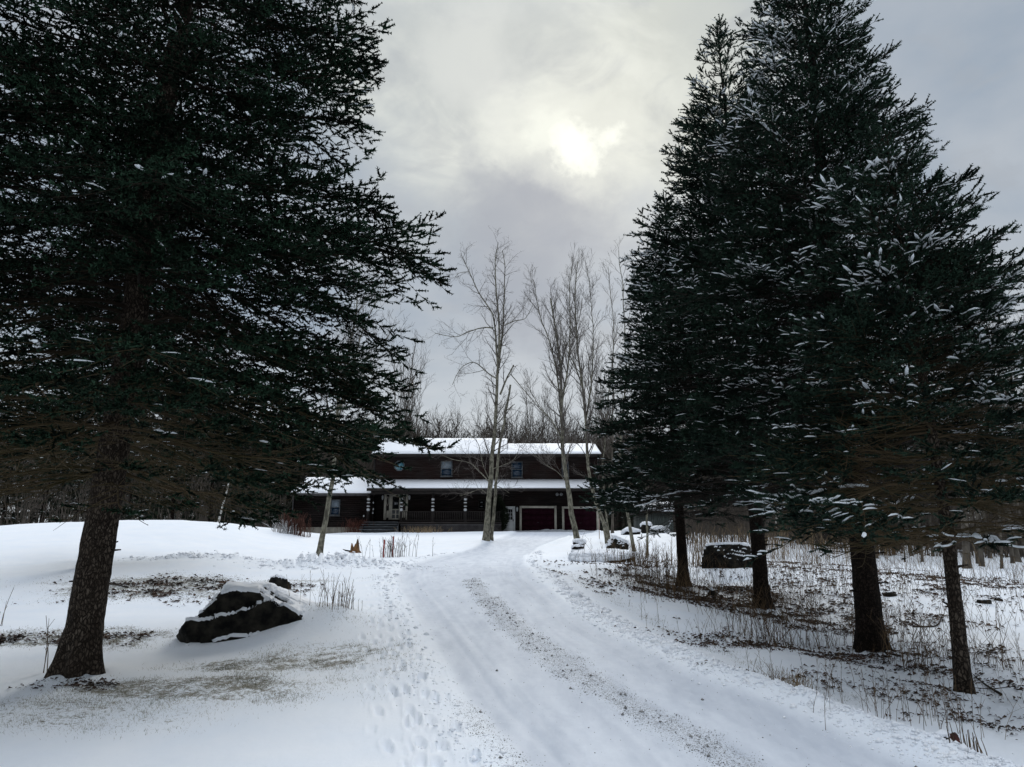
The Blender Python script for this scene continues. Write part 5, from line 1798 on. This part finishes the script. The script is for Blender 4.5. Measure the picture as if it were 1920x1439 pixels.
# ------------------------------------------------------------------ small things
M_STUMP = two_tone('split_orange_wood', (0.04, 0.022, 0.012), (0.24, 0.12, 0.05), 12, .9, 4, (1, 1, .2), .6)
x, y, z = on_ground(664, 1038)
nn_ = 22; rings = []
for k, (h, r) in enumerate(((-.1, .34), (.03, .27), (.15, .21), (.32, .18), (.5, .15))):
    a = np.arange(nn_) * 2 * pi / nn_
    rr_ = r * (1 + .22 * np.sin(a * 3 + k * .5) + .12 * np.sin(a * 7))
    hh = h + (0 if k < 3 else (.12 * np.sin(a * 2 + 1) + .10 * np.sin(a * 5) + (.22 if k == 4 else .05) * np.maximum(0, np.cos(a - .4))))
    rings.append(np.stack([np.cos(a) * rr_ * 1.1, np.sin(a) * rr_, hh + 0 * a], -1))
V = np.concatenate(rings + [np.array([[0, 0, .22]])])
F4 = [(k * nn_ + j, k * nn_ + (j + 1) % nn_, (k + 1) * nn_ + (j + 1) % nn_, (k + 1) * nn_ + j) for k in range(4) for j in range(nn_)]
mb = MB(); mb.add(V, F4); mb.f.setdefault(3, []).append(np.array([(4 * nn_ + j, 4 * nn_ + (j + 1) % nn_, 5 * nn_) for j in range(nn_)]))
o = mb.build('tree_stump', M_STUMP, None, True); o.location = (x, y, z); o.scale = (.8, .8, .66)
tag(o, 'jagged orange-brown broken stump sticking out of the snowy lawn', 'stump')
mb = MB(); mb.tubes([[(-.12, -.05, .08), (-.45, -.12, .14), (-.62, -.1, .22)]], [[.06, .05, .02]], 6); mb.build('root', M_BARK_DK, o)

M_RED = two_tone('red_stake_paint', (0.20, 0.03, 0.03), (0.36, 0.06, 0.05), 5, .6)
M_PALE = two_tone('pale_stake', (0.35, 0.25, 0.2), (0.5, 0.4, 0.34), 5, .6)
for (px_, pyb, pyt, m_, r_, lab) in ((719, 1047, 1012, M_RED, .028, 'shorter red driveway stake beside the dry weeds'), (736, 1046, 1006, M_RED, .028, 'taller red driveway stake in the dry weeds'),
                                    (563, 1003, 988, M_PALE, .05, 'short pale pinkish stake at the left corner of the house'), (1124, 1012, 972, M_PALE, .02, 'thin upright stake beside the right garage door')):
    x, y, z = on_ground(px_, pyb); h = P(px_, pyt, y)[2] - z
    mb = MB(); mb.tubes([[(0, 0, -.15), (.0, 0, h * .5), (.012, 0, h - .02), (.012, 0, h)]], [[r_, r_, r_, r_ * .5]], 8)
    o = mb.build('driveway_stake', m_, None, True); o.location = (x, y, z); tag(o, lab, 'stake')


def weed_clump(name, label, px, py, n, h, spread, mt, seed, r=.004, br=3, lean=.2, cat='plant', heads=0):
    rng = np.random.default_rng(seed)
    x, y, z = on_ground(px, py)
    X = rng.normal(0, spread, n); Yq = rng.normal(0, spread * .5, n)
    Z = gzs(X + x, Yq + y) - z
    Hh = rng.uniform(.4, 1.0, n) * h
    mb = stalks(rng, X, Yq, Z, Hh, r, lean, 3, br)
    o = mb.build(name, mt); o.location = (x, y, z)
    tag(o, label, cat)
    return o


weed_clump('weed_clump', 'dry grey weeds with seed heads right of the large left boulder', 612, 1180, 26, .62, .22, M_WEED, 1, .0032, 3, .22)
weed_clump('weed_clump', 'low dense dry stems close to the drive, right of the boulder weeds', 645, 1172, 30, .5, .12, M_WEED, 2, .004, 2, .22)
weed_clump('weed_clump', 'dry grey weeds around the two red driveway stakes', 737, 1046, 60, .95, .45, M_TWIG_G, 3, .008, 3, .2)
weed_clump('weed_clump', 'single thin dry stem left of the huge spruce trunk', 84, 1260, 3, .75, .02, M_WEED, 4, .006, 1, .12)
weed_clump('weed_clump', 'pair of dry stalks at the left edge of the photo', 4, 1180, 3, 1.0, .05, M_WEED, 5, .006, 1, .2)
weed_clump('weed_clump', 'dense dark dry stalks left of the shortest roadside spruce trunk', 1245, 1105, 90, .95, .38, M_WEED, 6, .005, 3, .2)
weed_clump('weed_clump', 'fine dry stalks on the bank around the thin sapling', 1205, 1060, 90, .9, .6, M_WEED, 7, .008, 2, .15)
weed_clump('weed_clump', 'sparse upright stalks below the tallest spruce near the drive', 1655, 1345, 34, .5, .30, M_WEED, 8, .0026, 3, .35)
weed_clump('weed_clump', 'upright dry stalks in front of the slender right spruce', 1785, 1375, 18, .6, .16, M_WEED, 9, .003, 2, .3)
weed_clump('weed_clump', 'short dark seed spikes at the bottom right corner', 1830, 1425, 20, .22, .10, M_WEED, 10, .006, 0, .2)
weed_clump('weed_clump', 'tan grass tuft at the drive edge left of the bank', 1480, 1275, 90, .22, .14, M_REED, 11, .003, 1, .5)
weed_clump('weed_clump', 'tan reeds left of the big dark bank boulder', 1320, 1062, 110, 1.1, .5, M_REED, 12, .008, 1, .12)
weed_clump('ornamental_grass', 'low straw-coloured grass clump in front of the porch lattice', 790, 999, 160, .55, .75, M_REED, 13, .012, 1, .6)
weed_clump('bare_shrub', 'reddish bare shrub at the foot of the left wing wall', 668, 1000, 140, 1.1, .5, two_tone('red_stems', (.05, .015, .01), (.12, .04, .025), 3), 14, .011, 3, .3, cat='shrub')
weed_clump('bare_shrub', 'reddish bare shrub at the left corner of the wing', 552, 1004, 120, 1.2, .35, two_tone('brown_stems', (.05, .018, .012), (.11, .045, .03), 3), 15, .012, 3, .3, cat='shrub')
weed_clump('bare_shrub', 'snow-frosted pale shrub left of the wing', 532, 1001, 70, .7, .3, two_tone('frosted_stems', (.35, .33, .32), (.6, .6, .6), 3), 16, .014, 3, .4, cat='shrub')
for k, (px_, py_, h, lab) in enumerate(((1520, 1022, 2.6, 'spreading bare shrub behind the reeds'), (1560, 1024, 2.2, 'spreading bare shrub close behind the tallest spruce trunk'), (1660, 1040, 1.5, 'low rusty shrub right of the tallest spruce trunk'), (1300, 1000, 2.6, 'bare thicket right of the weathered shed'))):
    weed_clump('bare_shrub', lab, px_, py_, 90, h, .5, M_WOODS if k != 2 else M_WEED, 40 + k, .013, 5, .55, cat='shrub')

# fallen branches on the snow
for k, (pts_, lab) in enumerate((([(240, 1103), (215, 1096), (205, 1088)], 'short dead branch on the snow right of the huge spruce trunk'), ([(1690, 1240), (1640, 1232), (1600, 1225)], 'thin fallen branch at the foot of the tallest spruce'),
                                 ([(1710, 1170), (1755, 1172), (1765, 1160)], 'curved fallen twig left of the slender spruce'), ([(1875, 1290), (1845, 1275), (1825, 1262)], 'dark fallen branch right of the slender spruce trunk'))):
    w = [on_ground(*q) for q in pts_]; b = np.array(w[0]); q = smooth_path(np.array(w) - b + [0, 0, .02], 8)
    mb = MB(); mb.tubes([q], [np.linspace(.018, .006, 8)], 5)
    rg = np.random.default_rng(k); i = rg.integers(2, 7, 6); e = q[i] + rg.normal(0, .12, (6, 3)) * [1, 1, .3] + [0, 0, .05]
    mb.tubes(np.stack([q[i], e], 1), np.tile([[.007, .003]], (6, 1)), 4)
    o = mb.build('fallen_branch', M_TWIG_D); o.location = w[0]; tag(o, lab, 'branch')

# evergreen shrub by the side door


def leafy(name, label, px, py, Y, w, h, n, mt, seed, cat='shrub'):
    rng = np.random.default_rng(seed)
    x = P(px, py, Y)[0]; z = gz(x, Y)
    root = empty(name, (x, Y, z)); tag(root, label, cat)
    t = rng.random(n); az = rng.uniform(0, 2 * pi, n); r = w * np.sqrt(rng.uniform(.2, 1, n)) * (.7 + .5 * np.sin(t * 3)) * np.clip((1.05 - t) * 2.2, .2, 1) * (1 + .25 * np.sin(az * 3 + t * 7))
    O = np.stack([np.cos(az) * r, np.sin(az) * r, .1 + t * h], -1)
    D = norm(np.stack([np.cos(az), np.sin(az), rng.uniform(0, 1.2, n)], -1) + rng.normal(0, .4, (n, 3)))
    v, f = needle_mesh(O, D, rng.uniform(.12, .25, n), np.full(n, .05), 3, rng)
    MB().add(v, f).build('foliage', mt, root)
    mb = MB(); mb.tubes([[(0, 0, -.1), (0, 0, h * .5), (.02, 0, h * .9)]], [[.06, .04, .01]], 6); mb.build('stem', M_BARK_DK, root)


leafy('evergreen_shrub', 'dark evergreen shrub climbing the wall left of the white side door', 934, 990, 57.0, .55, 2.5, 2600, M_NEEDLE_F, 3)

# weathered shed right of the house
Ysh = 62.0
a = P(1196, 970, Ysh); b = P(1262, 970, Ysh)
z0 = gz((a[0] + b[0]) / 2, Ysh); zt = P(1220, 962, Ysh)[2]
root = empty('garden_shed', ((a[0] + b[0]) / 2, Ysh, z0)); tag(root, 'small weathered grey-green board shed right of the house', 'shed')
bpy.context.view_layer.update()
mb = MB(); w_ = (b[0] - a[0]) / 2; n_ = 16
for k in range(n_):
    xx = -w_ + 2 * w_ * k / n_; mb.box(xx + .01, xx + 2 * w_ / n_ - .01, -.02 - .01 * (k % 2), .03, -.2, zt - z0)
mb.box(-w_ + .02, w_ - .02, .033, 2.4, -.2, zt - z0)
mb.build('wall', two_tone('grey_green_boards', (.05, .06, .055), (.12, .135, .125), 4, .9, 4, (6, 6, .4)), root)
hh = zt - z0
mb = MB(); mb.prism([(-.35, hh), (2.8, hh), (2.8, hh + .08), (1.2, hh + .9), (-.35, hh + .08)], 0, -w_ - .2, w_ + .2); ro = mb.build('roof', M_TRIMD, root)
mb = MB(); mb.prism([(-.37, hh + .09), (1.2, hh + .91), (1.2, hh + 1.03), (-.37, hh + .2)], 0, -w_ - .2, w_ + .2); mb.build('snow_cover', M_SNOW, ro)


# crumbs of ploughed snow on the rims of the drive and on the thrown-up heaps
def rimfn(x, y):
    sd = sdist(x, y, DRIVE); w = np.exp(-((sd - .25) / .22) ** 2) * np.where(x > 1, 1.0, .12)
    for ((fx, fy), a, b, h) in PILES:
        w = np.maximum(w, .8 * np.exp(-(((x - fx) / a) ** 2 + ((y - fy) / b) ** 2) * 1.2))
    return w


p = scatter(9000, rimfn, (0, 0, 5.2, 34)); m = len(p)
z = gzs(p[:, 0], p[:, 1]); sz = np.exp(r2.normal(-4.3, .5, m)) * np.clip(np.hypot(p[:, 0], p[:, 1]) / 10, .8, 2.2)
V = oc[None] * r2.uniform(.6, 1.3, (m, 6, 1)); az = r2.uniform(0, 2 * pi, m); c = np.cos(az)[:, None]; s_ = np.sin(az)[:, None]
V = np.stack([V[..., 0] * c - V[..., 1] * s_, V[..., 0] * s_ + V[..., 1] * c, V[..., 2] * .8], -1) * sz[:, None, None] + np.stack([p[:, 0], p[:, 1], z], -1)[:, None]
F = np.array([(0, 1, 4), (1, 2, 4), (2, 3, 4), (3, 0, 4), (1, 0, 5), (2, 1, 5), (3, 2, 5), (0, 3, 5)])[None] + (np.arange(m) * 6)[:, None, None]
mb = MB(); mb.add(V.reshape(-1, 3), F.reshape(-1, 3))
tag(mb.build('snow_crumbs', M_SNOW, None, True), kind='stuff')
